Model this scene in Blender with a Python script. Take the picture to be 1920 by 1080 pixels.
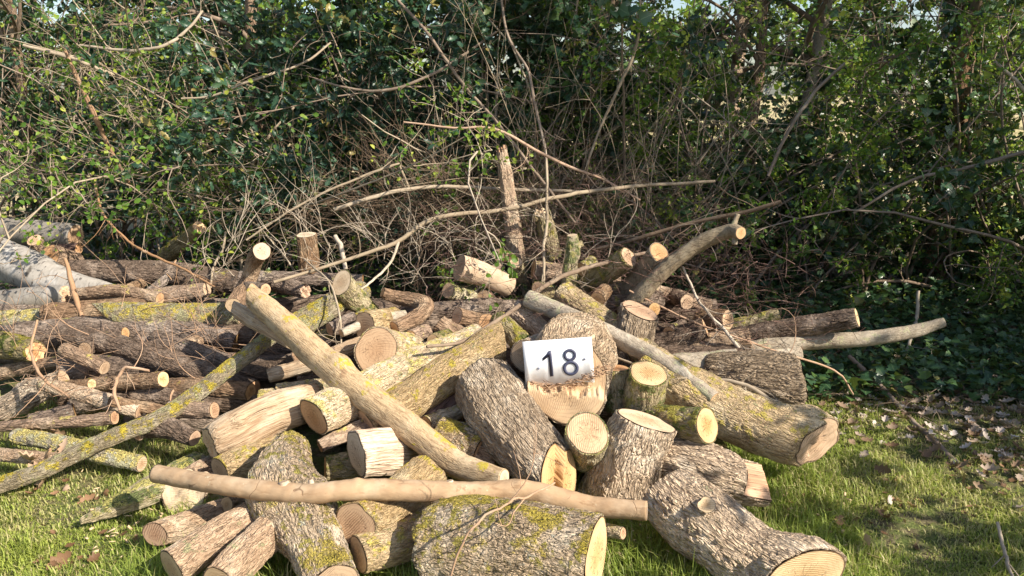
import bpy, math, random
import numpy as np
from mathutils import Vector
R = math.radians
random.seed(7); rng = np.random.default_rng(11)
scene = bpy.context.scene
for o in list(bpy.data.objects): bpy.data.objects.remove(o)
# ---------------------------------------------------------------- camera
FPX = 1450.0; PITCH = R(14); CAMZ = 1.5
cam = bpy.data.objects.new('camera', bpy.data.cameras.new('camera'))
scene.collection.objects.link(cam); scene.camera = cam
cam.location = (0, 0, CAMZ); cam.rotation_euler = (R(90) - PITCH, 0, 0)
cam.data.sensor_width = 36; cam.data.lens = 36 * FPX / 1920
cam.data.clip_start = 0.05; cam.data.clip_end = 2000
# ---------------------------------------------------------------- light
SUN = Vector((0.70, -0.42, 0.60)).normalized()
world = bpy.data.worlds.new('World'); scene.world = world; world.use_nodes = True
wn = world.node_tree; wn.nodes.clear()
sky = wn.nodes.new('ShaderNodeTexSky'); sky.sky_type = 'NISHITA'; sky.sun_disc = False
sky.sun_elevation = math.asin(SUN.z); sky.sun_rotation = math.atan2(SUN.x, SUN.y)
sky.air_density = 1.0; sky.dust_density = 1.5
bg = wn.nodes.new('ShaderNodeBackground'); bg.inputs[1].default_value = 0.105
wo = wn.nodes.new('ShaderNodeOutputWorld')
wn.links.new(sky.outputs[0], bg.inputs[0]); wn.links.new(bg.outputs[0], wo.inputs[0])
sl = bpy.data.lights.new('sun', 'SUN'); sl.energy = 5.0; sl.angle = R(0.5); sl.color = (1.0, 0.91, 0.77)
so = bpy.data.objects.new('sun', sl); scene.collection.objects.link(so)
so.rotation_euler = (-SUN).to_track_quat('-Z', 'Y').to_euler()
scene.view_settings.view_transform = 'Standard'; scene.view_settings.look = 'None'
scene.view_settings.gamma = 1; scene.view_settings.exposure = 0.9
scene.render.engine = 'CYCLES'
# ---------------------------------------------------------------- helpers
cp, sp_ = math.cos(PITCH), math.sin(PITCH)
def ray(px, py):
    a = (px - 960) / FPX; b = (540 - py) / FPX
    return np.array([a, cp + b * sp_, -sp_ + b * cp])
def at(px, py, Y):
    d = ray(px, py); t = Y / d[1]
    return np.array([0, 0, CAMZ]) + d * t, t            # point and depth along the view axis
def onz(px, py, z=0.0):
    d = ray(px, py); t = (z - CAMZ) / d[2]
    return np.array([0, 0, CAMZ]) + d * t
def unit(v): 
    v = np.asarray(v, float); return v / (np.linalg.norm(v, axis=-1, keepdims=True) + 1e-12)
def link(o, parent=None):
    scene.collection.objects.link(o)
    if parent is not None: o.parent = parent
    return o
def mesh(name, verts, faces, mats, attrs=None, smooth=True, parent=None, mat_idx=None):
    """faces: list of int arrays (n,k)"""
    me = bpy.data.meshes.new(name); verts = np.asarray(verts, np.float32)
    me.vertices.add(len(verts)); me.vertices.foreach_set('co', verts.ravel())
    faces = [np.asarray(f, np.int32) for f in faces if len(f)]
    nl = sum(f.size for f in faces); nf = sum(len(f) for f in faces)
    me.loops.add(nl); me.polygons.add(nf)
    me.loops.foreach_set('vertex_index', np.concatenate([f.ravel() for f in faces]))
    tot = np.concatenate([np.full(len(f), f.shape[1], np.int32) for f in faces])
    st = np.concatenate([[0], np.cumsum(tot)[:-1]]).astype(np.int32)
    me.polygons.foreach_set('loop_start', st)
    if smooth: me.polygons.foreach_set('use_smooth', np.ones(nf, bool))
    for m in (mats if isinstance(mats, (list, tuple)) else [mats]): me.materials.append(m)
    if mat_idx is not None: me.polygons.foreach_set('material_index', np.asarray(mat_idx, np.int32))
    for k, v in (attrs or {}).items():
        v = np.asarray(v, np.float32)
        a = me.attributes.new(k, 'FLOAT_VECTOR' if v.ndim == 2 else 'FLOAT', 'POINT')
        a.data.foreach_set('vector' if v.ndim == 2 else 'value', v.ravel())
    me.update(calc_edges=True); me.validate()
    return link(bpy.data.objects.new(name, me), parent)
def tag(o, label=None, cat=None, group=None, kind=None):
    if label: o['label'] = label
    if cat: o['category'] = cat
    if group: o['group'] = group
    if kind: o['kind'] = kind
    return o
def empty(name, loc):
    o = bpy.data.objects.new(name, None); o.location = loc; o.empty_display_size = .05
    return link(o)
# ---------------------------------------------------------------- node helper
class NT:
    def __init__(s, name):
        s.m = bpy.data.materials.new(name); s.m.use_nodes = True; s.t = s.m.node_tree; s.t.nodes.clear()
        s.out = s.t.nodes.new('ShaderNodeOutputMaterial')
    def n(s, typ, _ins=None, **kw):
        nd = s.t.nodes.new('ShaderNode' + typ)
        for k, v in kw.items(): setattr(nd, k, v)
        for k, v in (_ins or {}).items(): s.set(nd.inputs[k], v)
        return nd
    def set(s, inp, v):
        if hasattr(v, 'is_linked') or isinstance(v, bpy.types.NodeSocket): s.t.links.new(v, inp)
        else:
            if isinstance(v, (tuple, list)) and len(v) == 3 and inp.type == 'RGBA': v = (*v, 1)
            inp.default_value = v
    def math(s, op, a, b=0.0, c=0.0, clamp=False):
        nd = s.n('Math', {0: a, 1: b, 2: c}, operation=op); nd.use_clamp = clamp; return nd.outputs[0]
    def vmath(s, op, a, b=(0, 0, 0)):
        nd = s.n('VectorMath', {0: a, 1: b}, operation=op); return nd.outputs[0]
    def mix(s, f, a, b, blend='MIX'):
        nd = s.t.nodes.new('ShaderNodeMix'); nd.data_type = 'RGBA'; nd.blend_type = blend
        s.set(nd.inputs[0], f); s.set(nd.inputs[6], a); s.set(nd.inputs[7], b); return nd.outputs[2]
    def noise(s, vec, scale, detail=3, rough=.55, dist=0.0):
        nd = s.n('TexNoise', {'Vector': vec, 'Scale': scale, 'Detail': detail, 'Roughness': rough, 'Distortion': dist}); return nd.outputs[0]
    def step(s, v, lo, hi):
        nd = s.n('MapRange', {0: v, 1: lo, 2: hi, 3: 0.0, 4: 1.0}, interpolation_type='SMOOTHSTEP'); return nd.outputs[0]
    def attr(s, name, out='Vector'): return s.n('Attribute', attribute_name=name).outputs[out]
    def rand(s): return s.n('ObjectInfo').outputs['Random']
def lcoord(t, sx=1.0, sz=1.0):
    v = t.vmath('MULTIPLY', t.attr('lc'), (sx, sx, sz))
    r = t.rand(); c = t.n('CombineXYZ', {0: t.math('MULTIPLY', r, 37.0), 1: t.math('MULTIPLY', r, 91.0), 2: t.math('MULTIPLY', r, 13.0)}).outputs[0]
    return t.vmath('ADD', v, c)
def bark(name, base, dark, light, scale=70, stretch=.3, depth=.005, edge=.16, lichens=(), lam=.0, fine=.25, lent=False, ridged=True, rings=False):
    t = NT(name)
    raw = lcoord(t)
    v = lcoord(t, 1, stretch)
    dn = t.n('TexNoise', {'Vector': v, 'Scale': scale * .35, 'Detail': 3.0}).outputs['Color']
    v2 = t.vmath('ADD', v, t.vmath('MULTIPLY', t.vmath('SUBTRACT', dn, (.5, .5, .5)), (1.5 / scale * 1.1,) * 3))
    vo = t.n('TexVoronoi', {'Vector': v2, 'Scale': scale}, feature='DISTANCE_TO_EDGE').outputs['Distance']
    v3 = t.vmath('MULTIPLY', v2, (1, 1, .62))
    rg = t.step(t.math('ABSOLUTE', t.math('SUBTRACT', t.noise(v3, scale * .55, 2, .5), .5)), .0, .10)
    rg2 = t.step(t.math('ABSOLUTE', t.math('SUBTRACT', t.noise(v3, scale * 1.1, 2, .6), .48)), .0, .06)
    h = t.math('MULTIPLY', t.math('MULTIPLY_ADD', t.step(vo, 0.0, edge * 1.4), .45, .55), t.math('MULTIPLY', t.math('MULTIPLY_ADD', rg, .8, .2), t.math('MULTIPLY_ADD', rg2, .35, .65)))
    if not ridged: h = t.step(t.noise(v, scale * .7, 3, .6), .2, .6)
    fn = t.noise(v, scale * 3.5, 4, .65)
    big = t.noise(raw, 9, 4, .6)
    mid = t.noise(v, scale * .8, 4, .6)
    height = t.math('ADD', t.math('MULTIPLY', h, .62), t.math('MULTIPLY', t.math('ADD', t.math('MULTIPLY', mid, .6), t.math('MULTIPLY', fn, .4)), .38 + .3 * (1 - lam)))
    col = t.mix(t.step(height, .15, .62), dark, base)
    col = t.mix(t.step(big, .48, .68), col, light)
    col = t.mix(t.math('MULTIPLY', t.step(fn, .5, .75), .35), col, light)
    col = t.mix(t.math('MULTIPLY', t.step(mid, .55, .3), .45), col, dark)
    if rings:  # thin growth-node lines and scuffs round a smooth young stem
        zz = t.n('SeparateXYZ', {0: t.attr('lc')}).outputs[2]
        rl = t.math('ABSOLUTE', t.math('SINE', t.math('ADD', t.math('MULTIPLY', zz, 15.), t.math('MULTIPLY', t.noise(raw, 7, 2), 7.))))
        rf = t.math('MULTIPLY', t.step(rl, .05, .0), t.step(t.noise(raw, 18, 2), .42, .55))
        col = t.mix(t.math('MULTIPLY', rf, .7), col, (.15, .09, .055)); height = t.math('ADD', height, t.math('MULTIPLY', rf, -.5))
        sc = t.noise(lcoord(t, 30, 8), 1.0, 4, .7); col = t.mix(t.math('MULTIPLY', t.step(sc, .58, .66), .55), col, (.27, .17, .10))
    if lent:   # birch: dark lens-shaped marks across the trunk
        lv = lcoord(t, 14, 62)
        ln = t.noise(lv, 1.0, 3, .6); col = t.mix(t.step(ln, .60, .68), col, (.05, .04, .035))
        ln2 = t.noise(lcoord(t, 6, 9), 1.0, 4, .6); col = t.mix(t.step(ln2, .62, .70), col, (.10, .085, .07))
    up = t.n('SeparateXYZ', {0: t.n('NewGeometry').outputs['Normal']}).outputs[2]
    for i, (lc_, th, sc, upw) in enumerate(lichens):
        ln = t.noise(t.vmath('ADD', raw, (i * 3.3, 1.7 * i, 0)), sc, 5, .68)
        ln = t.math('ADD', ln, t.math('MULTIPLY', up, upw))
        ln = t.math('ADD', ln, t.math('MULTIPLY', t.math('SUBTRACT', t.rand(), .5), .06))
        f = t.math('MULTIPLY', t.step(ln, th, th + .05), t.step(fn, .3, .5))
        col = t.mix(t.math('MULTIPLY', f, .92), col, lc_)
        height = t.math('ADD', height, t.math('MULTIPLY', f, .18))
    rv = t.math('MULTIPLY_ADD', t.rand(), .45, .78)
    col = t.n('HueSaturation', {'Hue': .5, 'Saturation': t.math('MULTIPLY_ADD', t.rand(), -.3, 1.1), 'Value': rv, 'Color': col}).outputs[0]
    bp = t.n('Bump', {'Strength': min(1.0, .5 + fine), 'Distance': depth * 1.3, 'Height': t.math('ADD', height, t.math('MULTIPLY', fn, fine))})
    b = t.n('BsdfPrincipled', {'Base Color': col, 'Roughness': .92, 'Specular IOR Level': .1, 'Normal': bp.outputs[0]})
    t.t.links.new(b.outputs[0], t.out.inputs[0])
    if depth > .0025:
        dp = t.n('Displacement', {'Height': height, 'Midlevel': .85, 'Scale': depth}); t.t.links.new(dp.outputs[0], t.out.inputs[2])
        t.m.displacement_method = 'BOTH'
    return t.m
def cutwood(name, c_in, c_out, c_line, saw=.5):
    t = NT(name)
    p = t.attr('lc'); er = t.attr('er', 'Fac')
    sx = t.n('SeparateXYZ', {0: p}); x, y = sx.outputs[0], sx.outputs[1]
    rnd = t.rand(); rad = t.n('VectorMath', {0: t.vmath('MULTIPLY', p, (1, 1, 0))}, operation='LENGTH').outputs['Value']
    off = t.vmath('ADD', p, t.n('CombineXYZ', {0: t.math('MULTIPLY', rnd, 17.), 1: t.math('MULTIPLY', rnd, 5.), 2: 0.}).outputs[0])
    nz = t.noise(off, 22, 3); nb = t.noise(off, 8, 4); nf = t.noise(off, 260, 3, .7)
    ringv = t.math('SINE', t.math('MULTIPLY', t.math('ADD', rad, t.math('MULTIPLY', nz, .022)), 1500.))
    ring2 = t.math('SINE', t.math('MULTIPLY', t.math('ADD', rad, t.math('MULTIPLY', nz, .03)), 420.))
    # saw marks: slightly curved parallel grooves, turned differently on each log
    ang = t.math('MULTIPLY', rnd, 6.28)
    u = t.math('ADD', t.math('MULTIPLY', x, t.math('COSINE', ang)), t.math('MULTIPLY', y, t.math('SINE', ang)))
    w = t.math('SUBTRACT', t.math('MULTIPLY', y, t.math('COSINE', ang)), t.math('MULTIPLY', x, t.math('SINE', ang)))
    u2 = t.math('ADD', t.math('ADD', u, t.math('MULTIPLY', t.math('MULTIPLY', w, w), 1.6)), t.math('MULTIPLY', nz, .012))
    saww = t.math('SINE', t.math('MULTIPLY', u2, 900.))
    sm = t.math('MULTIPLY', t.math('MULTIPLY', t.step(nb, .40, .58), saw), t.step(saww, .1, .9))
    col = t.mix(t.step(t.math('ADD', er, t.math('MULTIPLY', nz, .3)), .25, .95), c_in, c_out)
    col = t.mix(t.math('MULTIPLY', t.step(ringv, 0, 1), .16), col, c_line)
    col = t.mix(t.math('MULTIPLY', t.step(ring2, .3, 1), .22), col, c_line)
    col = t.mix(t.math('MULTIPLY', sm, .75), col, c_line)
    st = t.noise(off, 30, 5, .7); col = t.mix(t.math('MULTIPLY', t.step(st, .60, .72), .45), col, (.24, .15, .09))
    col = t.mix(t.math('MULTIPLY', t.step(nb, .52, .72), .5), col, t.mix(.5, c_in, c_line))
    # drying cracks
    a2 = t.math('ARCTAN2', y, x)
    cv = t.n('CombineXYZ', {0: t.math('MULTIPLY', a2, 2.2), 1: t.math('MULTIPLY', rnd, 50.), 2: t.math('MULTIPLY', rad, 9.)}).outputs[0]
    cn = t.math('ABSOLUTE', t.math('SUBTRACT', t.noise(cv, 1.6, 2), .56))
    ck = t.math('MULTIPLY', t.step(cn, .011, .003), t.math('MULTIPLY', t.step(er, .05, .12), t.step(er, .7, .5)))
    col = t.mix(t.math('MULTIPLY', ck, .8), col, (.07, .035, .02))
    col = t.mix(t.step(er, .955, .985), col, (.12, .07, .04))
    col = t.n('HueSaturation', {'Hue': t.math('MULTIPLY_ADD', rnd, .014, .493), 'Saturation': t.math('MULTIPLY_ADD', t.math('FRACT', t.math('MULTIPLY', rnd, 7.3)), .3, .82), 'Value': t.math('MULTIPLY_ADD', t.math('FRACT', t.math('MULTIPLY', rnd, 3.7)), .3, .84), 'Color': col}).outputs[0]
    hh = t.math('ADD', t.math('MULTIPLY', sm, -.6), t.math('ADD', t.math('MULTIPLY', nf, .5), t.math('MULTIPLY', ck, -1.5)))
    bp = t.n('Bump', {'Strength': .8, 'Distance': .0025, 'Height': hh})
    b = t.n('BsdfPrincipled', {'Base Color': col, 'Roughness': .8, 'Specular IOR Level': .2, 'Normal': bp.outputs[0]})
    t.t.links.new(b.outputs[0], t.out.inputs[0]); return t.m
YL = (.50, .41, .09); GL = (.37, .35, .19); PL = (.43, .41, .33); MO = (.10, .13, .03); OY = (.34, .30, .06)
M = {
 'ash':   bark('ash_bark', (.54, .39, .245), (.145, .092, .055), (.67, .53, .37), 80, .36, .010, .16, [(GL, .70, 14, .05)], lam=.6),
 'ashg':  bark('grey_ridged_bark', (.46, .355, .25), (.115, .08, .053), (.58, .48, .365), 80, .34, .010, .16, [(GL, .72, 14, .05)], lam=.6),
 'smooth':bark('smooth_pale_bark', (.46, .325, .21), (.26, .165, .10), (.54, .41, .285), 26, .5, .0012, .05, [((.55, .47, .34), .62, 30, 0), ((.14, .09, .06), .66, 45, 0), ((.36, .25, .16), .58, 9, 0)], fine=.5, ridged=False, rings=True),
 'lich':  bark('lichened_bark', (.53, .39, .23), (.12, .078, .04), (.64, .515, .34), 110, .4, .004, .12, [(GL, .62, 40, .03), (YL, .60, 18, .09), ((.38,.34,.13), .62, 60, .03)], lam=.4),
 'tan':   bark('tan_bark', (.48, .335, .22), (.14, .085, .05), (.58, .45, .32), 100, .4, .0045, .13, [(GL, .63, 20, .05)], lam=.4),
 'yel':   bark('yellow_lichen_bark', (.29, .24, .165), (.085, .065, .04), (.42, .37, .27), 100, .45, .0045, .12, [(GL, .50, 16, .03), ((.50,.40,.06), .555, 20, .10), (PL, .62, 26, 0)], lam=.3),
 'moss':  bark('mossy_bark', (.33, .265, .15), (.08, .06, .03), (.44, .37, .23), 80, .4, .005, .15, [(MO, .54, 12, .06), (OY, .56, 18, .08)], lam=.3),
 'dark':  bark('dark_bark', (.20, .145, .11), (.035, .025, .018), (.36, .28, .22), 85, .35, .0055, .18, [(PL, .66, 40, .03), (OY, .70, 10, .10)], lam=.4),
 'dark2': bark('brown_bark', (.32, .21, .135), (.06, .037, .023), (.46, .335, .225), 88, .3, .005, .17, [(PL, .68, 40, .03), (YL, .70, 12, .12)], lam=.4),
 'birch': bark('birch_bark', (.26, .235, .205), (.12, .105, .09), (.34, .32, .295), 20, 3.0, .0012, .05, [], lent=True, ridged=False),
 'strip': bark('stripped_wood', (.56, .415, .28), (.30, .195, .12), (.63, .51, .375), 90, .10, .0035, .2, [], lam=.7),
 'grey':  bark('grey_green_bark', (.31, .25, .175), (.13, .095, .06), (.40, .335, .245), 130, .5, .0024, .12, [(GL, .60, 14, .03), (PL, .66, 40, .0)], fine=.4),
 'rough': bark('crusty_lichen_bark', (.50, .375, .25), (.12, .085, .05), (.64, .52, .38), 90, .5, .008, .18, [(PL, .60, 34, .02), (OY, .57, 22, .05), ((.48,.38,.06), .565, 8, .07)], lam=.5),
 'red':   bark('red_brown_bark', (.17, .105, .085), (.055, .033, .026), (.26, .175, .145), 60, .3, .005, .2, []),
 'twig':  bark('twig_bark', (.22, .16, .115), (.11, .078, .055), (.29, .225, .165), 50, .5, .001, .1, [], ridged=False),
 'twigo': bark('orange_twig_bark', (.36, .22, .13), (.22, .12, .07), (.42, .28, .18), 50, .5, .001, .1, [], ridged=False),
 'twigp': bark('pale_twig_bark', (.36, .29, .21), (.20, .155, .11), (.46, .38, .28), 50, .5, .001, .1, [], ridged=False),
 'pole':  bark('lichened_pole_bark', (.58, .435, .28), (.22, .145, .085), (.66, .53, .37), 120, .3, .0022, .10, [(YL, .60, 14, .06), (GL, .63, 40, .03), ((.33,.22,.14), .60, 10, .0)], lam=.3),
 'fresh': cutwood('fresh_cut_wood', (.52, .33, .17), (.66, .48, .29), (.37, .215, .105), .95),
 'tanc':  cutwood('dry_cut_wood', (.46, .275, .15), (.54, .35, .205), (.22, .11, .055), 1.0),
 'oran':  cutwood('orange_cut_wood', (.52, .315, .165), (.60, .395, .23), (.29, .15, .075), .7),
 'palec': cutwood('pale_cut_wood', (.54, .40, .26), (.60, .46, .31), (.32, .21, .12), .3),
}
# ---------------------------------------------------------------- log builder
def catmull(P, n):
    P = np.asarray(P, float)
    if len(P) == 2: 
        s = np.linspace(0, 1, n)[:, None]; return P[0] * (1 - s) + P[1] * s
    Q = np.vstack([2 * P[0] - P[1], P, 2 * P[-1] - P[-2]]); m = len(P) - 1
    seg = np.linalg.norm(np.diff(P[:, :3], axis=0), axis=1); cum = np.concatenate([[0], np.cumsum(seg)])
    out = []
    for s in np.linspace(0, cum[-1], n):
        i = min(m - 1, np.searchsorted(cum, s, side='right') - 1); u = (s - cum[i]) / (seg[i] + 1e-9)
        a, b, c, d = Q[i:i + 4]
        out.append(.5 * ((2 * b) + (c - a) * u + (2 * a - 5 * b + 4 * c - d) * u * u + (-a + 3 * b - 3 * c + d) * u ** 3))
    return np.array(out)
def frames(C):
    T = unit(np.gradient(C, axis=0)); E1 = np.zeros_like(T); E2 = np.zeros_like(T)
    ref = np.array([0, 0, 1.]) if abs(T[0][2]) < .85 else np.array([0, -1., 0])
    e1 = unit(np.cross(ref, T[0]))
    for i in range(len(T)):
        e1 = unit(e1 - T[i] * np.dot(e1, T[i])); E1[i] = e1; E2[i] = np.cross(T[i], e1)
    return T, E1, E2
def end_off(X, Y_, r, spec):
    """axial offset of the cut at cross-section position (X,Y_); spec: tilt normal comps and steps"""
    o = np.zeros_like(X)
    if not spec: return o
    if 'tilt' in spec: a, b = spec['tilt']; o = o + a * X + b * Y_
    for (ang, off, h, jag) in spec.get('steps', ()):
        d = X * math.cos(R(ang)) + Y_ * math.sin(R(ang)) - off * r
        perp = -X * math.sin(R(ang)) + Y_ * math.cos(R(ang))
        d = d + jag * r * (np.sin(perp / r * 9 + 1) * .5 + np.sin(perp / r * 23) * .3 + np.sin(perp / r * 51 + 2) * .2)
        w = .03 * r + 1e-6
        o = o + h * np.clip(d / w, 0, 1)
    return o + spec.get('rough', 0) * r * (np.sin(X / r * 7 + 2) * np.cos(Y_ / r * 5) + .5 * np.sin(X / r * 17 + Y_ / r * 13))
class Log: pass
def build_log(root, origin, P, rad, mat, cap0, cap1, e0=None, e1=None, seed=0, oval=.04, wig=.01, spacing=None, pname='bark', fine=1.0, capname='cut_end', knots=()):
    rs = np.random.default_rng(seed)
    P = np.asarray(P, float) - origin
    L = np.linalg.norm(np.diff(P, axis=0), axis=1).sum(); rmax = max(rad)
    sp = spacing or max(.006, min(.02, rmax / 11)); sp /= fine
    nl = int(np.clip(L / sp, 8, 260)); na = int(np.clip(2 * math.pi * rmax / sp, 12, 200))
    C = catmull(np.hstack([P, np.asarray(rad)[:, None]]), nl); rr = C[:, 3]; C = C[:, :3]
    T, E1, E2 = frames(C)
    s = np.linspace(0, L, nl)
    if wig:
        f = rs.uniform(4, 9, 4); ph = rs.uniform(0, 6.28, 4); env = np.sin(np.linspace(0, math.pi, nl)) ** .5
        C = C + (E1 * (np.sin(s * f[0] + ph[0]) + .4 * np.sin(s * f[1] * 3 + ph[1]))[:, None] + E2 * (np.sin(s * f[2] + ph[2]) + .4 * np.sin(s * f[3] * 3 + ph[3]))[:, None]) * (wig * rmax * 3 * env)[:, None]
        T, E1, E2 = frames(C)
    th = np.linspace(0, 2 * math.pi, na, endpoint=False)
    S, TH = np.meshgrid(s, th, indexing='ij')
    f = np.ones_like(S)
    for k in range(2, 8):
        a = oval * rs.uniform(.4, 1) / (k ** .7); f += a * np.cos(k * TH + rs.uniform(0, 6.28) + S * rs.uniform(-3, 3) / (rmax * 12))
    f += .02 * np.sin(S / rmax * 2.1 + rs.uniform(0, 6)) + .012 * np.sin(S / rmax * 5.3 + 2 * TH)
    nk = rs.integers(0, 3) if L > 4 * rmax else 0
    kn = list(knots) + [(rs.uniform(.15, .9), rs.uniform(0, 360), rs.uniform(.1, .22), rs.uniform(.25, .5)) for _ in range(nk)]
    for (ks, ka, kh, kw) in kn:
        da = (TH - R(ka) + math.pi) % (2 * math.pi) - math.pi
        f += kh * np.exp(-((S - ks * L) / (kw * rmax)) ** 2 - (da / kw) ** 2)
    RR = rr[:, None] * f; X = RR * np.cos(TH); Y_ = RR * np.sin(TH)
    off = np.zeros_like(X)
    for end, spec in ((0, e0), (-1, e1)):
        if not spec: continue
        rv = rr[end]; d = end_off(X[end], Y_[end], rv, spec); d = -d if end == 0 else d
        reach = min(L * .9, np.abs(d).max() * 1.8 + .02)
        w = np.clip(1 - (S if end == 0 else (L - S)) / reach, 0, 1)
        off += w * d[None, :]
    V = C[:, None] + E1[:, None] * X[..., None] + E2[:, None] * Y_[..., None] + T[:, None] * off[..., None]
    lc = np.stack([X, Y_, S + off], -1)
    i = np.arange(nl - 1)[:, None]; j = np.arange(na)[None]; j2 = (j + 1) % na
    F = np.stack([i * na + j, i * na + j2, (i + 1) * na + j2, (i + 1) * na + j], -1).reshape(-1, 4)
    Vs = [V.reshape(-1, 3)]; LC = [lc.reshape(-1, 3)]; Fs = [F]; base = nl * na
    inner = 1 - min(.07, .006 / rmax + .02)
    caps = []
    for end, spec, cm in ((0, e0, cap0), (-1, e1, cap1)):
        c = C[end]; sgn = -1 if end == 0 else 1
        def capv(fr):
            x, y = X[end] * fr, Y_[end] * fr
            o = end_off(x, y, rr[end], spec); o = o * sgn
            return c + E1[end] * x[:, None] + E2[end] * y[:, None] + T[end] * o[:, None], np.stack([x, y, np.zeros_like(x)], -1)
        vi, li = capv(inner); Vs.append(vi); LC.append(li + [0, 0, s[end]])
        a = (0 if end == 0 else (nl - 1) * na) + np.arange(na); b = base + np.arange(na)
        q = np.stack([a, b, np.roll(b, -1), np.roll(a, -1)], -1)
        Fs.append(q if end == 0 else q[:, ::-1]); base += na
        if cm is None: cm = 'tanc'
        nr = 22 if spec and spec.get('steps') else (10 if rmax > .04 else 5)
        if spec and spec.get('steps'): nr = 34
        fr = np.linspace(0, 1, nr + 1)[1:] * (inner + .004)
        cv = [c[None] + T[end] * (sgn * (end_off(np.zeros(1), np.zeros(1), rr[end], spec)[0]) + sgn * .0008)]; cl = [np.zeros((1, 3))]; er = [np.zeros(1)]
        for q_ in fr:
            v_, l_ = capv(q_); cv.append(v_ + T[end] * sgn * .0008); cl.append(l_); er.append(np.full(na, q_ / fr[-1]))
        k = np.arange(na); k2 = (k + 1) % na
        tri = np.stack([np.zeros(na, int), 1 + k2, 1 + k], -1); quads = []
        for m_ in range(nr - 1):
            a0 = 1 + m_ * na; quads.append(np.stack([a0 + k, a0 + k2, a0 + na + k2, a0 + na + k], -1))
        quads = np.concatenate(quads)
        if end != 0: tri = tri[:, ::-1]; quads = quads[:, ::-1]
        caps.append((np.concatenate(cv), [tri, quads], M[cm], {'lc': np.concatenate(cl), 'er': np.concatenate(er)}))
    mesh(pname, np.concatenate(Vs), Fs, M[mat], {'lc': np.concatenate(LC)}, parent=root)
    for cv, fs, m_, at_ in caps: mesh(capname, cv, fs, m_, at_, parent=root, smooth=not bool((e0 or {}).get('steps')))
    g = Log(); g.C, g.T, g.E1, g.E2, g.r, g.L = C, T, E1, E2, rr, L; return g
LOGN = [0]
def log(name, label, mat, pts, q=None, cap='tanc', cap1=None, cat=None, e0=None, e1=None, stubs=(), group=None, **kw):
    """pts: (px, py, r_px, Y) centre points in the photograph with their distance; q solves the far end's distance from the roundness of the cut"""
    LOGN[0] += 1; seed = kw.pop('seed', LOGN[0] * 13 + 5)
    P = []; rad = []
    for (x, y, r, Y) in pts:
        if Y is None: P.append(None); rad.append(r); continue
        p, t = at(x, y, Y); P.append(p); rad.append(r * t / FPX)
    if q is not None:
        p0 = P[0]; v = unit(p0 - np.array([0, 0, CAMZ])); x, y, r, _ = pts[-1]; d = ray(x, y)
        lo = np.dot(p0 - [0, 0, CAMZ], v) / np.dot(d, v) * .999; hi = lo * 4
        for _ in range(50):
            mid = (lo + hi) / 2; a = unit(np.array([0, 0, CAMZ]) + d * mid - p0)
            if np.dot(a, v) < q: lo = mid
            else: hi = mid
        mx = kw.pop('maxlen', .55)
        p1 = np.array([0, 0, CAMZ]) + d * lo; ln = np.linalg.norm(p1 - p0)
        if ln > mx: p1 = p0 + (p1 - p0) / ln * mx
        t1 = np.dot(p1 - [0, 0, CAMZ], [0, cp, -sp_]); P[-1] = p1; rad[-1] = r * t1 / FPX
        m = len(P)
        for i in range(1, m - 1):
            if P[i] is None:
                w = i / (m - 1); x, y, r, _ = pts[i]; Yi = p0[1] * (1 - w) + p1[1] * w; p, t = at(x, y, Yi); P[i] = p; rad[i] = r * t / FPX
    kw.pop('maxlen', None)
    P = np.array(P); org = P.mean(0); org[2] = max(0., (P[:, 2] - np.array(rad)).min())
    root = empty(name, org)
    tag(root, label, cat or name.split('_')[-1], group)
    g = build_log(root, org, P, rad, mat, cap, cap1 or cap, e0, e1, seed, **kw)
    for (s, ang, ln, r) in stubs:
        i = int(s * (len(g.C) - 1)); dirn = g.E1[i] * math.cos(R(ang)) + g.E2[i] * math.sin(R(ang))
        c = g.C[i] + org; d2 = unit(dirn + g.T[i] * -.25)
        b0 = c + d2 * (g.r[i] + ln); b1 = c + d2 * g.r[i] * .3
        sr = empty('x', (0, 0, 0)); bpy.data.objects.remove(sr)
        n0 = set(bpy.data.objects.keys())
        build_log(root, org, [b0, (b0 + b1) / 2, b1], [r, r * 1.1, r * 1.5], mat, cap, cap, seed=seed + 3, pname='branch_stub', oval=.08, wig=0)
        ch = [o for o in bpy.data.objects if o.name not in n0]
        st = [o for o in ch if o.name.startswith('branch_stub')][0]
        for o in ch:
            if o is not st: o.parent = st
    root.location = org
    return root, g
# ---------------------------------------------------------------- the woodpile
B = 'log'
# --- the front, from the lawn up
pole, _ = log('pale_pole', 'long smooth pale pole lying across the front of the whole pile', 'smooth',
    [(293,888,17,2.40),(420,910,18,2.30),(560,926,19,2.24),(640,920,19,2.24),(700,918,20,2.26),(800,921,20,2.28),(900,922,19,2.30),(975,919,20,2.31),(1040,932,20,2.30),(1110,949,19,2.28),(1213,958,18,2.24)],
    cap='palec', cat='pole', knots=[(.44,90,.20,.5),(.75,110,.18,.5),(.21,200,.10,.3),(.60,40,.1,.4)], oval=.02, stubs=[(.355,60,.012,.009),(.62,75,.003,.012),(.12,40,.002,.010),(.30,80,.006,.016)], wig=.004)
log('leaning_pole', 'thick yellow-lichened pole leaning diagonally over the pile with its split top end in the air', 'pole',
    [(472,556,21,3.32),(530,606,25,3.16),(610,680,28,2.97),(700,752,28,2.82),(790,822,28,2.68),(860,872,26,2.58),(945,898,19,2.47)],
    cap='palec', cat='pole', e0={'tilt':(.9,.5),'rough':.06}, knots=[(.42,70,.3,.8),(.3,250,.2,.6)], wig=.012)
log('split_rail', 'narrow split wooden rail just under the top end of the leaning diagonal pole', 'strip',
    [(440,578,13,3.40),(480,602,15,3.33),(570,655,13,3.22)], cap='palec', cat='rail', e0={'tilt':(.4,.2),'rough':.1}, oval=.2)
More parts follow.
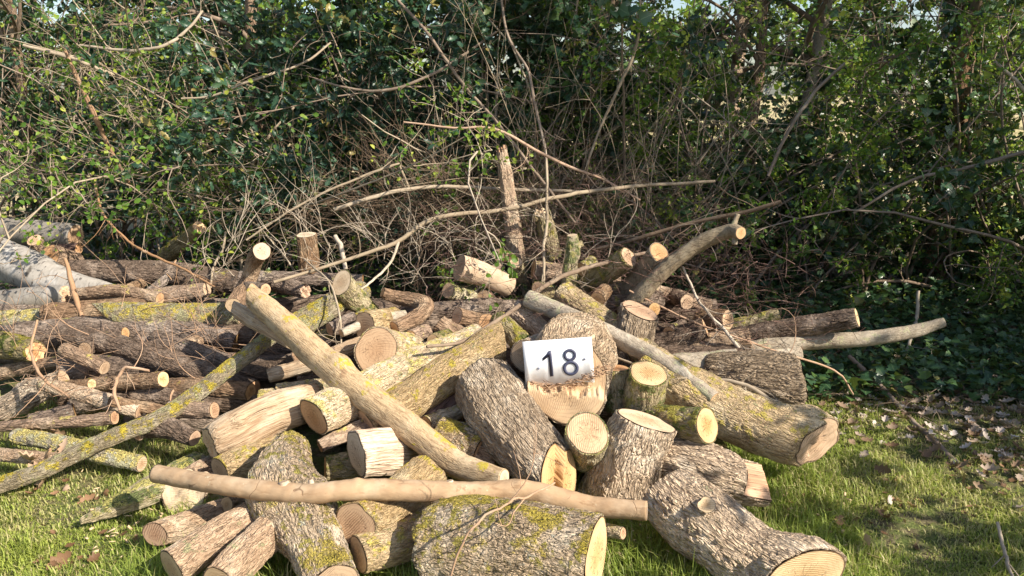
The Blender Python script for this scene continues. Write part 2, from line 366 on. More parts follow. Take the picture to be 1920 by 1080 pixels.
log('mossy_log', 'huge crusty moss-covered log with bright cream cut end at the bottom centre', 'rough',
    [(1118,1044,74,1.97),(1075,1038,77,2.00),(960,1028,86,2.08),(835,1026,82,2.17)], cap='fresh', cap1='tanc', e0={'tilt':(-.05,.10)}, e1={'tilt':(.2,.2),'rough':.08},
    knots=[(.40,62,.22,.6),(.8,100,.1,.7)], oval=.05, stubs=[(.16,-28,.012,.028)])
log('forked_log', 'big ridged ash log flaring to a bright yellow cut end at bottom right', 'ash',
    [(1498,1096,74,1.99),(1440,1070,68,2.07),(1382,1030,68,2.16),(1310,975,68,2.29),(1250,925,56,2.40)], cap='fresh', cap1='tanc', e0={'tilt':(-.35,.05)},
    knots=[(.03,140,.30,.7),(.62,60,.10,.4),(.9,95,.22,.8)], stubs=[(.66,62,.016,.030)], oval=.06, wig=.02)
log('notched_log', 'ridged log with a step sawn into its reddish right end, behind the big forked log', 'ash',
    [(1436,906,44,2.52),(1370,892,50,2.55),(1300,873,48,2.60),(1240,860,44,2.66)], cap='oran', e0={'steps':[(65,.10,-.10,.02)],'tilt':(.2,.1)}, oval=.06)
log('long_log', 'long thick green-brown log whose big cut end points right onto the lawn', 'lich',
    [(1524,829,52,2.72),(1470,815,52,2.76),(1380,780,52,2.86),(1290,735,50,2.98),(1215,688,44,3.12)], cap='oran', e0={'steps':[(10,.28,.035,.05)],'tilt':(-.85,.1),'rough':.04}, knots=[(.08,100,.3,.5)], stubs=[(.12,95,.012,.016)])
log('upright_log', 'short ridged ash log standing on end with a sloping sunlit top cut', 'ash',
    [(1212,788,56,2.62),(1185,850,66,2.64),(1152,945,74,2.66)], cap='fresh', cap1='tanc', e0={'tilt':(.05,.15)}, fine=1.15)
log('dark_ridged_log', 'big grey ridged log sloping down left of the number sign, wedge cut at its foot', 'ashg',
    [(1040,890,56,2.52),(1000,850,62,2.60),(950,785,66,2.76),(905,720,62,2.92)], cap='oran', cap1='tanc', e0={'steps':[(200,-.05,.05,.02)],'tilt':(.5,-.5)}, fine=1.15)
signlog, SL = log('sign_log', 'large round log facing the camera and carrying the number 18 sign', 'ash',
    [(1063,712,82,2.82),(1072,690,84,2.95),(1082,664,80,3.22)], cap='oran', e0={'steps':[(-84,.20,.042,.10)],'rough':.015}, oval=.05, capname='cut_end')
log('round_log', 'small log with a round saw-scored end directly below the sign log', 'moss', [(1102,812,42,2.56),(1098,850,40,None)], q=.93, cap='tanc', maxlen=.35, e0={'tilt':(.1,.1)})
log('stub_log', 'yellow-green stub log tilted up to show its sunlit top, right of the sign', 'moss', [(1216,700,37,2.80),(1207,745,40,2.86),(1196,800,34,2.98)], cap='fresh', e0={'tilt':(0,.15)})
log('short_log', 'short log with a round bright cut end facing right, resting on the notched log', 'moss', [(1326,798,36,2.60),(1280,796,32,2.68),(1225,785,28,2.80)], cap='fresh')
log('split_log', 'dark mossy split log upright between the sign log and the yellow-green stub', 'moss', [(1155,690,24,2.92),(1160,770,24,2.90)], cap='tanc')
log('back_face_log', 'log with an orange cut end half hidden behind the left edge of the sign', 'tan', [(985,668,33,2.98),(1010,655,30,None)], q=.9, cap='oran', maxlen=.4)
# --- centre front
log('lichen_log', 'long ridged log behind the leaning pole, the lower of a pair running up right', 'lich',
    [(690,800,38,2.80),(760,755,38,2.90),(860,690,37,3.05),(940,642,35,3.18)], cap='oran', cap1='tanc', e1={'tilt':(.3,.3)}, knots=[(.9,90,.15,.6)])
log('lichen_log', 'yellow-lichened log with a round orange sawn end, upper of a pair behind the leaning pole', 'lich',
    [(588,782,38,2.76),(650,752,37,2.88),(760,694,32,3.10),(900,630,24,3.34)], cap='oran', e0={'tilt':(.1,.1)})
log('striped_log', 'pale barkless log with saw-striped end below the leaning pole', 'strip', [(668,850,41,2.58),(735,842,42,2.72),(770,836,38,2.86)], cap='palec', e0={'tilt':(-.25,.2)}, oval=.14)
log('stripped_log', 'thick barkless sunlit log pointing left above the lichened forked log', 'strip',
    [(393,832,34,2.72),(440,806,38,2.76),(510,775,40,2.84),(590,752,34,2.96)], cap='palec', e0={'tilt':(.3,-.2),'rough':.05}, oval=.10, knots=[(.3,240,.15,.8)])
log('curved_mossy_log', 'broad curved log with yellow moss patches running down to the bottom edge', 'rough',
    [(548,838,36,2.62),(535,890,56,2.48),(552,960,66,2.30),(590,1030,56,2.14),(625,1100,52,2.02)], cap='tanc', knots=[(.35,160,.25,.8),(.5,20,.2,.8)], stubs=[(.28,40,.01,.018)], wig=.03)
log('tan_end_log', 'lichened log with an oval tan end with a cross-shaped crack, under the pale pole', 'lich', [(666,984,42,2.20),(720,960,43,2.30),(800,895,43,2.52)], cap='tanc', e0={'tilt':(.25,0)}, oval=.06)
log('low_lichen_log', 'lichened log on the grass under the tan-ended log', 'lich', [(672,1040,36,2.14),(740,1020,38,2.22),(840,975,36,2.40)], cap='tanc')
log('teal_log', 'grey-green crusty log in shade behind the middle of the leaning pole', 'rough', [(825,815,34,2.78),(905,845,36,2.70)], cap='tanc')
log('lichened_fork_log', 'lichened log with a shaded face just above the left part of the pale pole', 'lich', [(412,882,25,2.58),(460,868,32,2.64),(530,850,34,2.76)], cap='tanc', e0={'tilt':(.2,0)})
log('split_face_log', 'log with a wide pale lobed cut end under the left end of the pale pole', 'tan', [(344,925,44,2.60),(400,892,40,None)], q=.88, cap='palec', e0={'rough':.05,'tilt':(.1,-.2)}, oval=.16, maxlen=.45)
log('face_log', 'log with a pale grey cut end just right of the lobed one', 'tan', [(398,920,30,2.64),(450,900,30,None)], q=.85, cap='palec', oval=.1, maxlen=.4)
log('wedge_log', 'long half-split log with a mossy sunlit edge tapering left onto the lawn', 'moss',
    [(380,868,26,2.80),(310,905,28,2.66),(230,944,20,2.54),(150,979,6,2.45)], cap='palec', oval=.1, wig=.01)
log('small_end_log', 'little log with an orange end in the grass below the pale pole', 'tan', [(425,946,15,2.42),(470,940,16,2.52)], cap='oran')
log('lawn_log', 'small reddish-tan log lying in the lawn, the upper of three at bottom left', 'tan', [(290,1002,24,2.26),(345,985,26,2.34),(420,958,26,2.46)], cap='tanc', e0={'tilt':(.5,0)})
log('lawn_log', 'tan log banded by the pale pole\'s shadow, middle of three at bottom left', 'tan', [(322,1066,38,2.06),(390,1020,36,2.17),(480,968,34,2.32)], cap='oran')
log('lawn_log', 'tan log cut off by the bottom edge, lowest of three at bottom left', 'tan', [(410,1095,38,1.98),(460,1040,37,2.10),(520,985,34,2.26)], cap='oran')
log('branch_log', 'short mossy branch end in grass right of the huge moss-covered log', 'lich', [(1168,1000,12,2.24),(1120,990,14,2.30)], cap='tanc')
log('broken_plank', 'dark broken plank wedged in the gap under the orange sawn end', 'dark2', [(600,838,14,2.72),(690,798,15,2.82)], cap='tanc', cat='plank', oval=.3)
log('under_log', 'shaded mossy log in the gap beneath the saw-striped end', 'moss', [(610,880,26,2.66),(690,868,28,2.72)], cap='tanc')
log('red_split_log', 'red-brown split log in the gap left of the big grey ridged log', 'red', [(790,790,28,2.92),(850,740,28,3.02)], cap='tanc', oval=.2)
log('low_lichen_log', 'lichened log on the ground between the long lichened pair and the stripped log', 'lich', [(520,735,16,3.06),(650,720,16,3.10)], cap='tanc')
log('low_lichen_log', 'small log with a shaded oval end behind the thick barkless log', 'lich', [(487,748,18,3.04),(560,742,20,3.06),(680,738,20,3.10)], cap='oran')
# --- middle
log('big_round_log', 'big log with a round pinkish saw-scored end left of centre', 'lich', [(705,657,46,3.14),(770,668,40,3.36)], cap='tanc', oval=.06, e0={'tilt':(.1,0)})
log('stripped_branch', 'thin barkless branch passing under the leaning pole toward the big round end', 'strip', [(503,705,14,3.22),(580,682,15,3.26),(660,650,14,3.30),(730,625,14,3.36)], cap='palec', cat='branch', stubs=[(.62,-60,.01,.008)])
log('bent_branch', 'grey branch bent like an elbow with a small cut end, behind the big round end', 'dark2', [(717,548,10,3.66),(745,558,14,3.68),(795,568,15,3.62),(788,590,15,3.54),(738,616,14,3.40)], cap='oran', cat='branch', wig=0)
log('green_top_log', 'green log tipped up to show a wide sunlit top, left of the elbow branch', 'moss', [(640,530,24,3.58),(665,560,22,3.64),(710,605,18,3.74)], cap='fresh', e0={'tilt':(0,.5)})
log('half_log', 'log with a shaded wedge-shaped end above the big round end', 'lich', [(684,612,28,3.34),(740,600,24,3.55)], cap='tanc', oval=.15)
log('small_dark_log', 'small dark log with an oval end left of the wedge-shaped end', 'dark', [(618,618,13,3.40),(665,600,17,3.48)], cap='tanc')
log('twiglet', 'tiny branch end glowing orange under the green tipped-up log', 'dark', [(640,576,9,3.62),(670,570,10,3.72)], cap='oran', cat='branch')
log('arched_log', 'dark lichen-covered log curving up behind the leaning pole', 'yel', [(555,622,20,3.45),(600,590,22,3.55),(640,560,22,3.66),(680,545,20,3.8)], cap='tanc')
log('block', 'short lichened block wedged behind the top of the leaning pole', 'lich', [(530,600,19,3.60),(470,592,18,3.66)], cap='tanc', cat='block')
log('rough_end_log', 'log with a torn orange end below the upright stump', 'dark', [(572,546,14,3.92),(520,530,18,4.02)], cap='oran', e0={'rough':.25})
log('pink_end_log', 'small pink-ended log right of the crooked branch', 'dark', [(498,543,12,3.85),(455,538,13,3.95)], cap='oran')
log('upright_stump', 'reddish upright stump with a flat pale top against the hedge, left of centre', 'dark2', [(574,440,19,4.20),(577,475,19,4.22),(582,520,22,4.26)], cap='palec', e0={'tilt':(0,.0)}, oval=.08)
log('crooked_branch', 'crooked grey branch with cut ends both top and bottom, left of the leaning pole top', 'dark2', [(491,471,17,3.78),(479,486,16,3.93),(468,520,15,3.98),(453,550,16,3.9),(438,573,16,3.74)], cap='palec', cat='branch')
log('thin_log', 'thin dark log lying level behind the orange torn end', 'dark', [(450,520,13,4.2),(550,522,13,4.2),(680,528,14,4.22)], cap='tanc')
log('cut_branch', 'mossy branch with a round bright end sticking up at left by the hedge', 'moss', [(374,426,13,4.70),(345,452,15,4.82),(310,482,16,4.95)], cap='oran', cat='branch')
log('tan_log', 'smooth tan log with a shaded end pointing left, upper centre of the pile', 'smooth', [(861,501,25,3.82),(905,515,22,3.88),(955,537,19,3.94)], cap='tanc')
log('green_log', 'short green log with a round pinkish end just under the smooth tan log', 'moss', [(840,545,15,3.78),(890,558,17,3.92)], cap='tanc')
log('brown_log', 'small brown log with a round end directly below the short green log', 'dark2', [(857,592,16,3.55),(910,604,15,3.66)], cap='oran')
log('grey_end_log', 'log with a grey-pink end resting behind the upper end of the long lichen pair', 'dark2', [(913,604,17,3.42),(935,620,16,3.6)], cap='tanc')
log('shade_log', 'log with an orange-pink end above left of the number sign', 'tan', [(962,576,20,3.56),(1005,610,20,3.50),(1040,650,20,3.46)], cap='tanc')
log('snag', 'tall broken-topped post of weathered wood standing in the brushwood', 'tan', [(941,282,11,4.45),(949,330,14,4.47),(958,400,15,4.5),(968,490,17,4.55)], cap='tanc', cat='post', e0={'rough':.5,'tilt':(.6,0)}, oval=.14)
log('forked_post', 'mossy post with a pale knobbly top standing right of the broken post', 'moss', [(1014,398,13,4.3),(1026,430,17,4.33),(1036,480,18,4.38)], cap='palec', cat='post', e0={'rough':.2}, stubs=[(.1,160,.01,.02)])
log('forked_stub', 'mossy upright stub with two small cut tops, above the number sign', 'moss', [(1073,441,10,3.92),(1074,470,14,3.93),(1068,505,14,3.94),(1068,560,15,3.96)], cap='palec', cat='stub', stubs=[(.2,-30,.02,.018)])
log('small_oval_log', 'small log with a pale oval end between broken post and smooth tan log', 'moss', [(967,493,13,4.10),(975,520,14,4.2)], cap='palec')
log('small_oval_log', 'small orange-ended log left of the broken post foot', 'dark2', [(935,478,13,4.18),(955,485,13,4.3)], cap='oran')
log('back_log', 'mossy log with a round tan end right of the two-topped stub', 'moss', [(1179,482,21,3.84),(1120,520,22,3.98),(1060,545,20,4.08)], cap='tanc')
log('back_log', 'green log tilted up with an oval pinkish top, highest on the right of the pile', 'grey', [(1236,474,21,3.80),(1205,520,24,3.90),(1165,570,25,4.02)], cap='tanc', e0={'tilt':(.1,.2)})
log('curved_branch', 'thick smooth curved branch reaching up right with a small cut end', 'grey', [(1389,437,12,3.54),(1366,434,14,3.62),(1315,455,15,3.66),(1262,492,15,3.68),(1215,537,16,3.70),(1170,590,17,3.74)],
    cap='oran', cat='branch', stubs=[(.06,-80,.03,.012),(.1,110,.05,.012)], wig=.004)
log('long_smooth_pole', 'long grey pole sloping down right from above the sign onto the long thick log', 'grey', [(990,560,17,3.52),(1060,590,17,3.40),(1150,630,17,3.22),(1240,678,17,3.05),(1340,748,14,2.84)], cap='tanc', cat='pole', wig=.004)
log('mossy_log', 'mossy log sloping behind the long grey pole above the sign', 'lich', [(1055,548,24,3.72),(1110,590,27,3.58),(1180,640,28,3.40),(1240,690,26,3.25)], cap='tanc')
log('standing_log', 'short grey ridged log standing on end behind the long grey pole', 'ashg', [(1200,582,39,3.44),(1190,620,40,3.43),(1176,680,40,3.42)], cap='tanc', e0={'tilt':(0,-.35)})
log('small_end_log', 'small log with a round orange end peeping over the standing grey log', 'dark2', [(1227,580,13,3.58),(1205,577,13,3.7)], cap='oran')
log('dark_log', 'dark ridged log with an oval end right of the standing grey log', 'dark', [(1323,616,21,3.60),(1280,632,24,3.62),(1225,655,25,3.66)], cap='oran')
log('short_end_log', 'short log with a round orange end behind the dark ridged log', 'dark2', [(1365,600,20,3.78),(1310,602,20,3.9)], cap='oran')
log('right_log', 'log with an oval pale orange end, lowest of the cut ends pointing right', 'dark2', [(1407,635,21,3.55),(1360,640,21,3.58),(1290,648,21,3.62)], cap='oran')
log('reaching_log', 'long straight grey log ending in a pale oval cut far out to the right', 'dark', [(1607,595,19,3.60),(1540,606,20,3.68),(1440,624,21,3.78),(1340,642,22,3.88)], cap='palec')
log('reaching_pole', 'thin curving pole reaching farthest right out of the pile', 'grey', [(1770,604,9,3.66),(1710,622,13,3.67),(1620,636,14,3.68),(1500,642,15,3.70),(1400,655,15,3.72)], cap='tanc', cat='pole')
log('half_hidden_log', 'smooth greenish log lying level under the oval-ended right logs', 'grey', [(1385,682,28,3.34),(1320,690,32,3.36),(1240,700,32,3.38)], cap='tanc')
log('shaded_log', 'very thick grey ridged log lying in shade at the right edge of the pile', 'ashg', [(1490,718,56,3.12),(1430,716,62,3.20),(1350,720,58,3.32)], cap='tanc', e0={'rough':.05,'tilt':(.6,.1)}, oval=.06)
# --- left pile
log('birch_log', 'grey-white birch log lying highest at the far left', 'birch', [(142,443,22,4.95),(70,437,24,5.0),(-60,428,25,5.05)], cap='tanc')
log('birch_log', 'thick white birch log sloping down right at the left edge', 'birch', [(212,545,12,4.30),(120,533,30,4.36),(40,500,38,4.44),(-60,468,38,4.52)], cap='tanc')
log('birch_log', 'short white birch log with a dark split end below the thick birch', 'birch', [(122,552,18,4.22),(60,562,24,4.22),(-60,575,26,4.24)], cap='tanc', e0={'rough':.2})
log('stub', 'small stub with a pale cut end in front of the highest birch log', 'dark2', [(64,450,14,4.75),(80,478,13,4.82)], cap='oran', cat='stub')
log('yellow_end_log', 'log with a yellow-brown ringed end between the birch logs', 'dark2', [(95,478,20,4.62),(140,492,20,4.8)], cap='oran')
log('dark_end_log', 'dark log end half hidden behind the birch logs', 'red', [(148,466,10,4.88),(90,465,12,4.95)], cap='tanc')
log('dark_long_log', 'long dark mossy log lying level along the back of the left pile', 'dark', [(135,505,18,4.50),(230,510,22,4.48),(330,513,22,4.46),(460,532,21,4.42)], cap='tanc')
log('brown_long_log', 'long brown log with a round orange end, under the long dark mossy log', 'dark2', [(388,543,14,4.12),(300,556,17,4.16),(200,575,18,4.2),(80,592,18,4.24)], cap='oran')
log('side_branch', 'short branch with a tiny orange end above the brown long log', 'dark', [(317,519,9,4.28),(275,552,9,4.22)], cap='oran', cat='branch')
log('lichen_top_log', 'yellow-topped grey log lying level left of the crooked branch', 'yel', [(188,586,17,3.92),(240,588,21,3.92),(340,590,22,3.92),(450,588,21,3.92)], cap='oran', e0={'tilt':(.8,.8)})
log('curved_dark_log', 'long curved dark log ending in a pale sliver, below the yellow-topped log', 'dark', [(444,642,20,3.82),(380,624,20,3.84),(250,613,19,3.9),(120,614,18,3.96),(-40,632,17,4.02)], cap='oran')
log('left_long_log', 'brown lichened log entering at the left edge under the birches', 'yel', [(210,600,14,4.08),(100,594,16,4.1),(0,600,18,4.12),(-60,606,18,4.13)], cap='tanc')
log('left_long_log', 'purplish-brown log left of the yellow-topped log, cut at its left end', 'dark2', [(84,590,20,4.04),(150,583,20,4.06),(280,572,17,4.1)], cap='tanc')
log('mossy_end_log', 'mossy log with a broken sunlit end near the left edge', 'moss', [(66,660,20,3.62),(30,650,25,3.70),(-40,640,28,3.82)], cap='oran', e0={'rough':.2})
log('thin_end_log', 'thin log with a small orange end right of the mossy broken end', 'dark2', [(126,676,10,3.60),(80,683,12,3.64),(0,700,14,3.7)], cap='oran')
log('sloping_dark_log', 'long dark log sloping down right through the middle of the left pile', 'dark', [(475,733,21,3.34),(400,705,22,3.42),(300,672,22,3.54),(200,643,20,3.66),(120,628,18,3.76)], cap='tanc')
log('bright_end_log', 'brown log with a round glowing pale end in the left pile', 'dark2', [(306,711,15,3.28),(240,716,15,3.34),(165,722,14,3.42)], cap='fresh')
log('bright_end_log', 'thin log with a small brown end just left of the glowing pale one', 'dark2', [(172,720,10,3.24),(120,725,12,3.32)], cap='oran')
log('cut_end_pole', 'smooth tan-grey pole sloping down right with a plain left end', 'tan', [(78,720,13,3.26),(140,735,15,3.22),(200,752,16,3.18),(262,772,15,3.15)], cap='tanc', cat='pole')
log('big_grey_log', 'thick blue-grey log lying low at the left edge', 'ashg', [(120,712,20,3.42),(70,735,24,3.40),(5,768,26,3.36)], cap='tanc', knots=[(.5,90,.3,.8)])
log('lichen_pole', 'long bright yellow-lichened pole crossing the left pile down to the lawn', 'yel',
    [(628,560,14.6,3.60),(560,598,14.6,3.50),(500,636,15.5,3.38),(440,684,15.5,3.26),(370,738,15.5,3.12),(290,788,15.5,2.98),(220,815,15.5,2.90),(150,846,15.5,2.82),(80,882,15.5,2.74),(0,910,15.5,2.68),(-80,938,15.5,2.62)], cap='tanc', cat='pole', wig=.02)
log('grass_log', 'short log with a round pale end lying in the grass under the yellow-lichened pole', 'yel', [(266,870,15,2.84),(200,855,16,2.88),(120,833,16,2.96),(30,818,15,3.06)], cap='fresh')
log('gap_log', 'log with a brown ringed end just right of the yellow-lichened pole', 'dark2', [(402,769,16,3.04),(320,768,17,3.1)], cap='tanc')
log('crusty_log', 'dark log crusted with pale lichen lying behind the barkless log', 'dark', [(365,822,16,2.92),(320,805,20,2.98),(260,800,20,3.04)], cap='tanc')
log('ground_branch', 'dark leafy branch lying level on the ground at the left', 'dark2', [(215,783,13,3.04),(150,790,12,3.06),(60,796,11,3.10),(-30,802,10,3.14)], cap='tanc', cat='branch')
log('ground_branch', 'pale flaking branch in the grass below the round pale end at far left', 'tan', [(120,862,13,2.80),(60,858,13,2.84),(-30,850,13,2.9)], cap='tanc', cat='branch')
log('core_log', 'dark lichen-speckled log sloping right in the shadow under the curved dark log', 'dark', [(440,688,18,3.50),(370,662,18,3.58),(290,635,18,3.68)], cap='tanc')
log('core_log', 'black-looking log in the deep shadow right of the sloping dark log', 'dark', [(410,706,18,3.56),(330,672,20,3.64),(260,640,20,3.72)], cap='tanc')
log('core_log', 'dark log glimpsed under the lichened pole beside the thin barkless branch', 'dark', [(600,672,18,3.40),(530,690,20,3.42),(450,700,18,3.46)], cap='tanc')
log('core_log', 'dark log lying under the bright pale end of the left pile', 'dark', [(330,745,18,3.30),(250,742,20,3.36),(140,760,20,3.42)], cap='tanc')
log('core_log', 'small log with yellow-brown end tucked under the glowing pale end', 'dark2', [(306,733,12,3.32),(270,742,13,3.42)], cap='oran')
log('core_log', 'brown lichened log ending under the sunlit stripped log', 'dark2', [(470,735,17,3.24),(380,725,18,3.3),(300,728,18,3.38)], cap='tanc')
# --- smaller pieces between the big ones
log('thin_log', 'slim brown log slanting up left above the yellow-topped log', 'dark2', [(300,560,12,4.08),(220,545,12,4.15),(140,552,12,4.2)], cap='tanc')
log('thin_log', 'slim dark log lying just over the long curved dark log at left', 'dark', [(235,625,12,3.80),(130,640,13,3.84),(10,655,12,3.9)], cap='tanc')
log('thin_log', 'short reddish log crossing between mossy broken end and sloping dark log', 'dark2', [(196,690,13,3.45),(120,655,14,3.55)], cap='tanc')
log('thin_log', 'thin brown pole end poking out left of the glowing pale end', 'dark2', [(205,752,11,3.14),(330,775,12,3.2)], cap='tanc')
log('small_log', 'small sunlit log end under the yellow-lichened pole near its middle', 'dark2', [(258,818,9,2.98),(300,800,12,3.1)], cap='oran')
log('small_log', 'stubby log under the cut end of the tan-grey pole', 'dark', [(55,790,14,3.15),(140,770,15,3.22)], cap='tanc')
log('small_log', 'short dark log in the hollow left of the pinkish round end', 'dark', [(545,640,15,3.38),(620,650,16,3.44)], cap='tanc')
log('small_log', 'lichened log lying between the arched log and the elbow branch', 'yel', [(590,640,13,3.44),(690,590,14,3.6)], cap='tanc')
log('small_log', 'brown log end just right of the elbow branch', 'dark2', [(822,605,17,3.52),(880,640,18,3.5)], cap='tanc')
log('small_log', 'grey log bridging behind the small brown round-ended log', 'dark', [(800,585,16,3.75),(900,575,17,3.8),(980,580,16,3.85)], cap='tanc')
log('small_log', 'mossy log running down behind the left edge of the sign', 'moss', [(935,600,19,3.45),(975,640,21,3.3),(1000,680,20,3.2)], cap='tanc')
log('small_log', 'short log with a tan end left of the upper end of the long lichened pair', 'lich', [(838,640,18,3.28),(900,660,20,3.36)], cap='tanc')
log('small_log', 'dark log lying level behind the forked two-topped stub', 'dark2', [(1000,505,18,4.1),(1060,515,20,4.12),(1160,522,18,4.15)], cap='tanc')
log('small_log', 'dark log behind the long grey pole near its upper end', 'dark', [(1080,575,18,3.8),(1170,570,19,3.85),(1240,560,17,3.9)], cap='tanc')
log('small_log', 'brown log in the gap above the standing grey log', 'dark2', [(1130,540,14,3.95),(1230,548,15,4.0),(1330,575,15,4.0)], cap='tanc')
log('small_log', 'mossy log lying along the back of the right-hand cut ends', 'moss', [(1460,590,13,3.95),(1380,612,15,3.95),(1260,622,16,3.95)], cap='tanc')
log('small_log', 'thin grey log under the far-reaching pole', 'grey', [(1500,662,13,3.66),(1400,676,14,3.62),(1300,690,14,3.6)], cap='tanc')
log('small_log', 'dark split piece under the big grey ridged log', 'dark2', [(860,835,20,2.72),(930,870,22,2.66)], cap='tanc', oval=.2)
log('small_log', 'small lichened log under the right of the pair of long lichened logs', 'lich', [(800,795,16,2.86),(860,770,16,2.96)], cap='tanc')
log('small_log', 'low log in shade behind the upright sloping-topped log', 'dark2', [(1110,880,24,2.72),(1180,840,24,2.84)], cap='tanc')
log('small_log', 'thin grey stick-like log across the gap over the pinkish round end', 'grey', [(640,625,8,3.30),(700,600,9,3.42),(760,590,9,3.5)], cap='oran')
ex = [(905,556,14,3.86,930,570,'oran','dark2','small round-ended log under the upper end of the smooth tan log'),
 (1008,540,13,3.78,1030,548,'tanc','moss','small mossy round end left of the forked two-topped stub foot'),
 (1120,562,15,3.72,1135,545,'oran','dark2','round orange end between the mossy log and the curved branch'),
 (770,632,13,3.36,800,620,'tanc','dark2','small brown end right above the big pinkish round end'),
 (600,570,12,3.68,620,560,'oran','dark','small orange end under the torn orange end'),
 (1288,566,15,3.85,1262,555,'tanc','dark','small tan round end right of the standing grey log, higher up'),
 (245,540,10,4.3,270,528,'oran','dark2','tiny round end between the long dark mossy log and the brown long log'),
 (160,655,14,3.6,190,642,'tanc','dark','shaded round end above the tan-grey pole at far left'),
 (345,650,13,3.62,370,640,'tanc','dark2','round brown end in the hollow of the left pile'),
 (560,668,15,3.3,590,655,'oran','dark2','round orange end just above the thin barkless branch'),
 (905,520,12,4.0,935,505,'tanc','dark2','small end over the smooth tan log at its back'),
 (1090,505,13,3.98,1110,492,'oran','moss','small mossy end right beside the forked two-topped stub'),
 (812,640,14,3.3,840,630,'oran','moss','mossy round end above the upper of the lichened pair'),
 (1255,625,14,3.62,1280,612,'oran','dark','round end between standing grey log and dark ridged log')]
for (x, y, r, Y, x2, y2, c_, b_, lab) in ex:
    log('small_log', lab, b_, [(x, y, r, Y), (x2, y2, r, None)], q=.86, cap=c_, cap1='tanc', maxlen=.34)
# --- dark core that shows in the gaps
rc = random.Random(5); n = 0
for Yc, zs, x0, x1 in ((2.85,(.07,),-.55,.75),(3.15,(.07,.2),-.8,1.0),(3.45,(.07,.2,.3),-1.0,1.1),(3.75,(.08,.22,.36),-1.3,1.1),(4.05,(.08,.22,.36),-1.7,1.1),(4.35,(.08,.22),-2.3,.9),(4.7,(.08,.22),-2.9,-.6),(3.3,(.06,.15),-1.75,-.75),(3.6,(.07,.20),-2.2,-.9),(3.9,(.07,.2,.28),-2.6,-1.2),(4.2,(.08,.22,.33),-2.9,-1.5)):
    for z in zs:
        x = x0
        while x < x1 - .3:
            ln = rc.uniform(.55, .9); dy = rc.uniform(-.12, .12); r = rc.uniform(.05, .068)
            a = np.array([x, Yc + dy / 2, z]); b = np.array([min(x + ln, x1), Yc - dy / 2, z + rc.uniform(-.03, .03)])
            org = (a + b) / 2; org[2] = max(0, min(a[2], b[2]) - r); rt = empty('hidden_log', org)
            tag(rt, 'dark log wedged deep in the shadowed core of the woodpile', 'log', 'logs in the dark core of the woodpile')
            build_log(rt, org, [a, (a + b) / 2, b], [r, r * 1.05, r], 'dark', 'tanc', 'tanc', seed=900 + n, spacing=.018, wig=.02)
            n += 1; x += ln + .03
# --- the number sign, standing on the ledge of the sign log
T0, E1_, E2_ = SL.T[0], SL.E1[0], SL.E2[0]; c0 = at(1063, 712, 2.82)[0]; nrm = -T0
def onface(px, py, off=.012):
    d = ray(px, py); o = np.array([0, 0, CAMZ]); pl = c0 + nrm * off
    return o + d * (np.dot(pl - o, nrm) / np.dot(d, nrm))
tl, tr, br, bl = onface(981, 640), onface(1109, 632), onface(1115, 716), onface(985, 726)
ctr = (tl + tr + br + bl) / 4; ux = unit((tr - tl) + (br - bl)); uy = unit(np.cross(nrm, ux)) 
if uy[2] < 0: uy = -uy
W = (np.linalg.norm(tr - tl) + np.linalg.norm(br - bl)) / 2; H = (np.linalg.norm(tl - bl) + np.linalg.norm(tr - br)) / 2
def simple(name, col, rough=.6, spec=.3):
    t = NT(name); b = t.n('BsdfPrincipled', {'Base Color': col, 'Roughness': rough, 'Specular IOR Level': spec}); t.t.links.new(b.outputs[0], t.out.inputs[0]); return t.m
t = NT('white_card'); cn_ = t.noise(t.n('NewGeometry').outputs['Position'], 22, 4, .6); b = t.n('BsdfPrincipled', {'Base Color': t.mix(t.step(cn_, .5, .75), (.80, .80, .82), (.70, .68, .65)), 'Roughness': .5}); t.t.links.new(b.outputs[0], t.out.inputs[0]); m_card = t.m; m_ink = simple('blue_black_ink', (.06, .065, .11), .5)
sg = empty('number_sign', ctr - uy * H / 2); tag(sg, 'white card sign reading 18 on the face of the large round log', 'sign')
o0 = np.array(sg.location)
def sheet(name, pts2, faces, th, z0, mat):
    pts2 = np.asarray(pts2, float); N = len(pts2)
    f = lambda zz: ctr - o0 + np.outer(pts2[:, 0], ux) + np.outer(pts2[:, 1], uy) + nrm * zz
    V = np.vstack([f(z0 + th), f(z0)]); fs = [np.array([x]) for x in faces]
    edges = {}
    for x in faces:
        for a, b in zip(x, x[1:] + x[:1]): edges[(a, b)] = 1
    sd = [[a, a + N, b + N, b] for (a, b) in edges if (b, a) not in edges]
    return mesh(name, V, fs + [np.array([[i + N for i in x][::-1]]) for x in faces] + [np.array(sd)], mat, smooth=False, parent=sg)
w, h = W / 2, H / 2
nbx = 16; bot = [(-w + W * i / nbx, -h + (rc.uniform(0, .006) if 0 < i < nbx else 0)) for i in range(nbx + 1)]; top = [(-w + W * i / nbx, h) for i in range(nbx + 1)]
sheet('card', bot + top, [[i, i + 1, nbx + 2 + i, nbx + 1 + i] for i in range(nbx)], .0015, 0, m_card)
u = W / 129.0
def S(px, py): return ((px - 1048) * u, -(py - 678) * u)
def poly(name, pts): sheet(name, [S(*p) for p in pts][::-1], [list(range(len(pts)))], .001, .0035, m_ink)
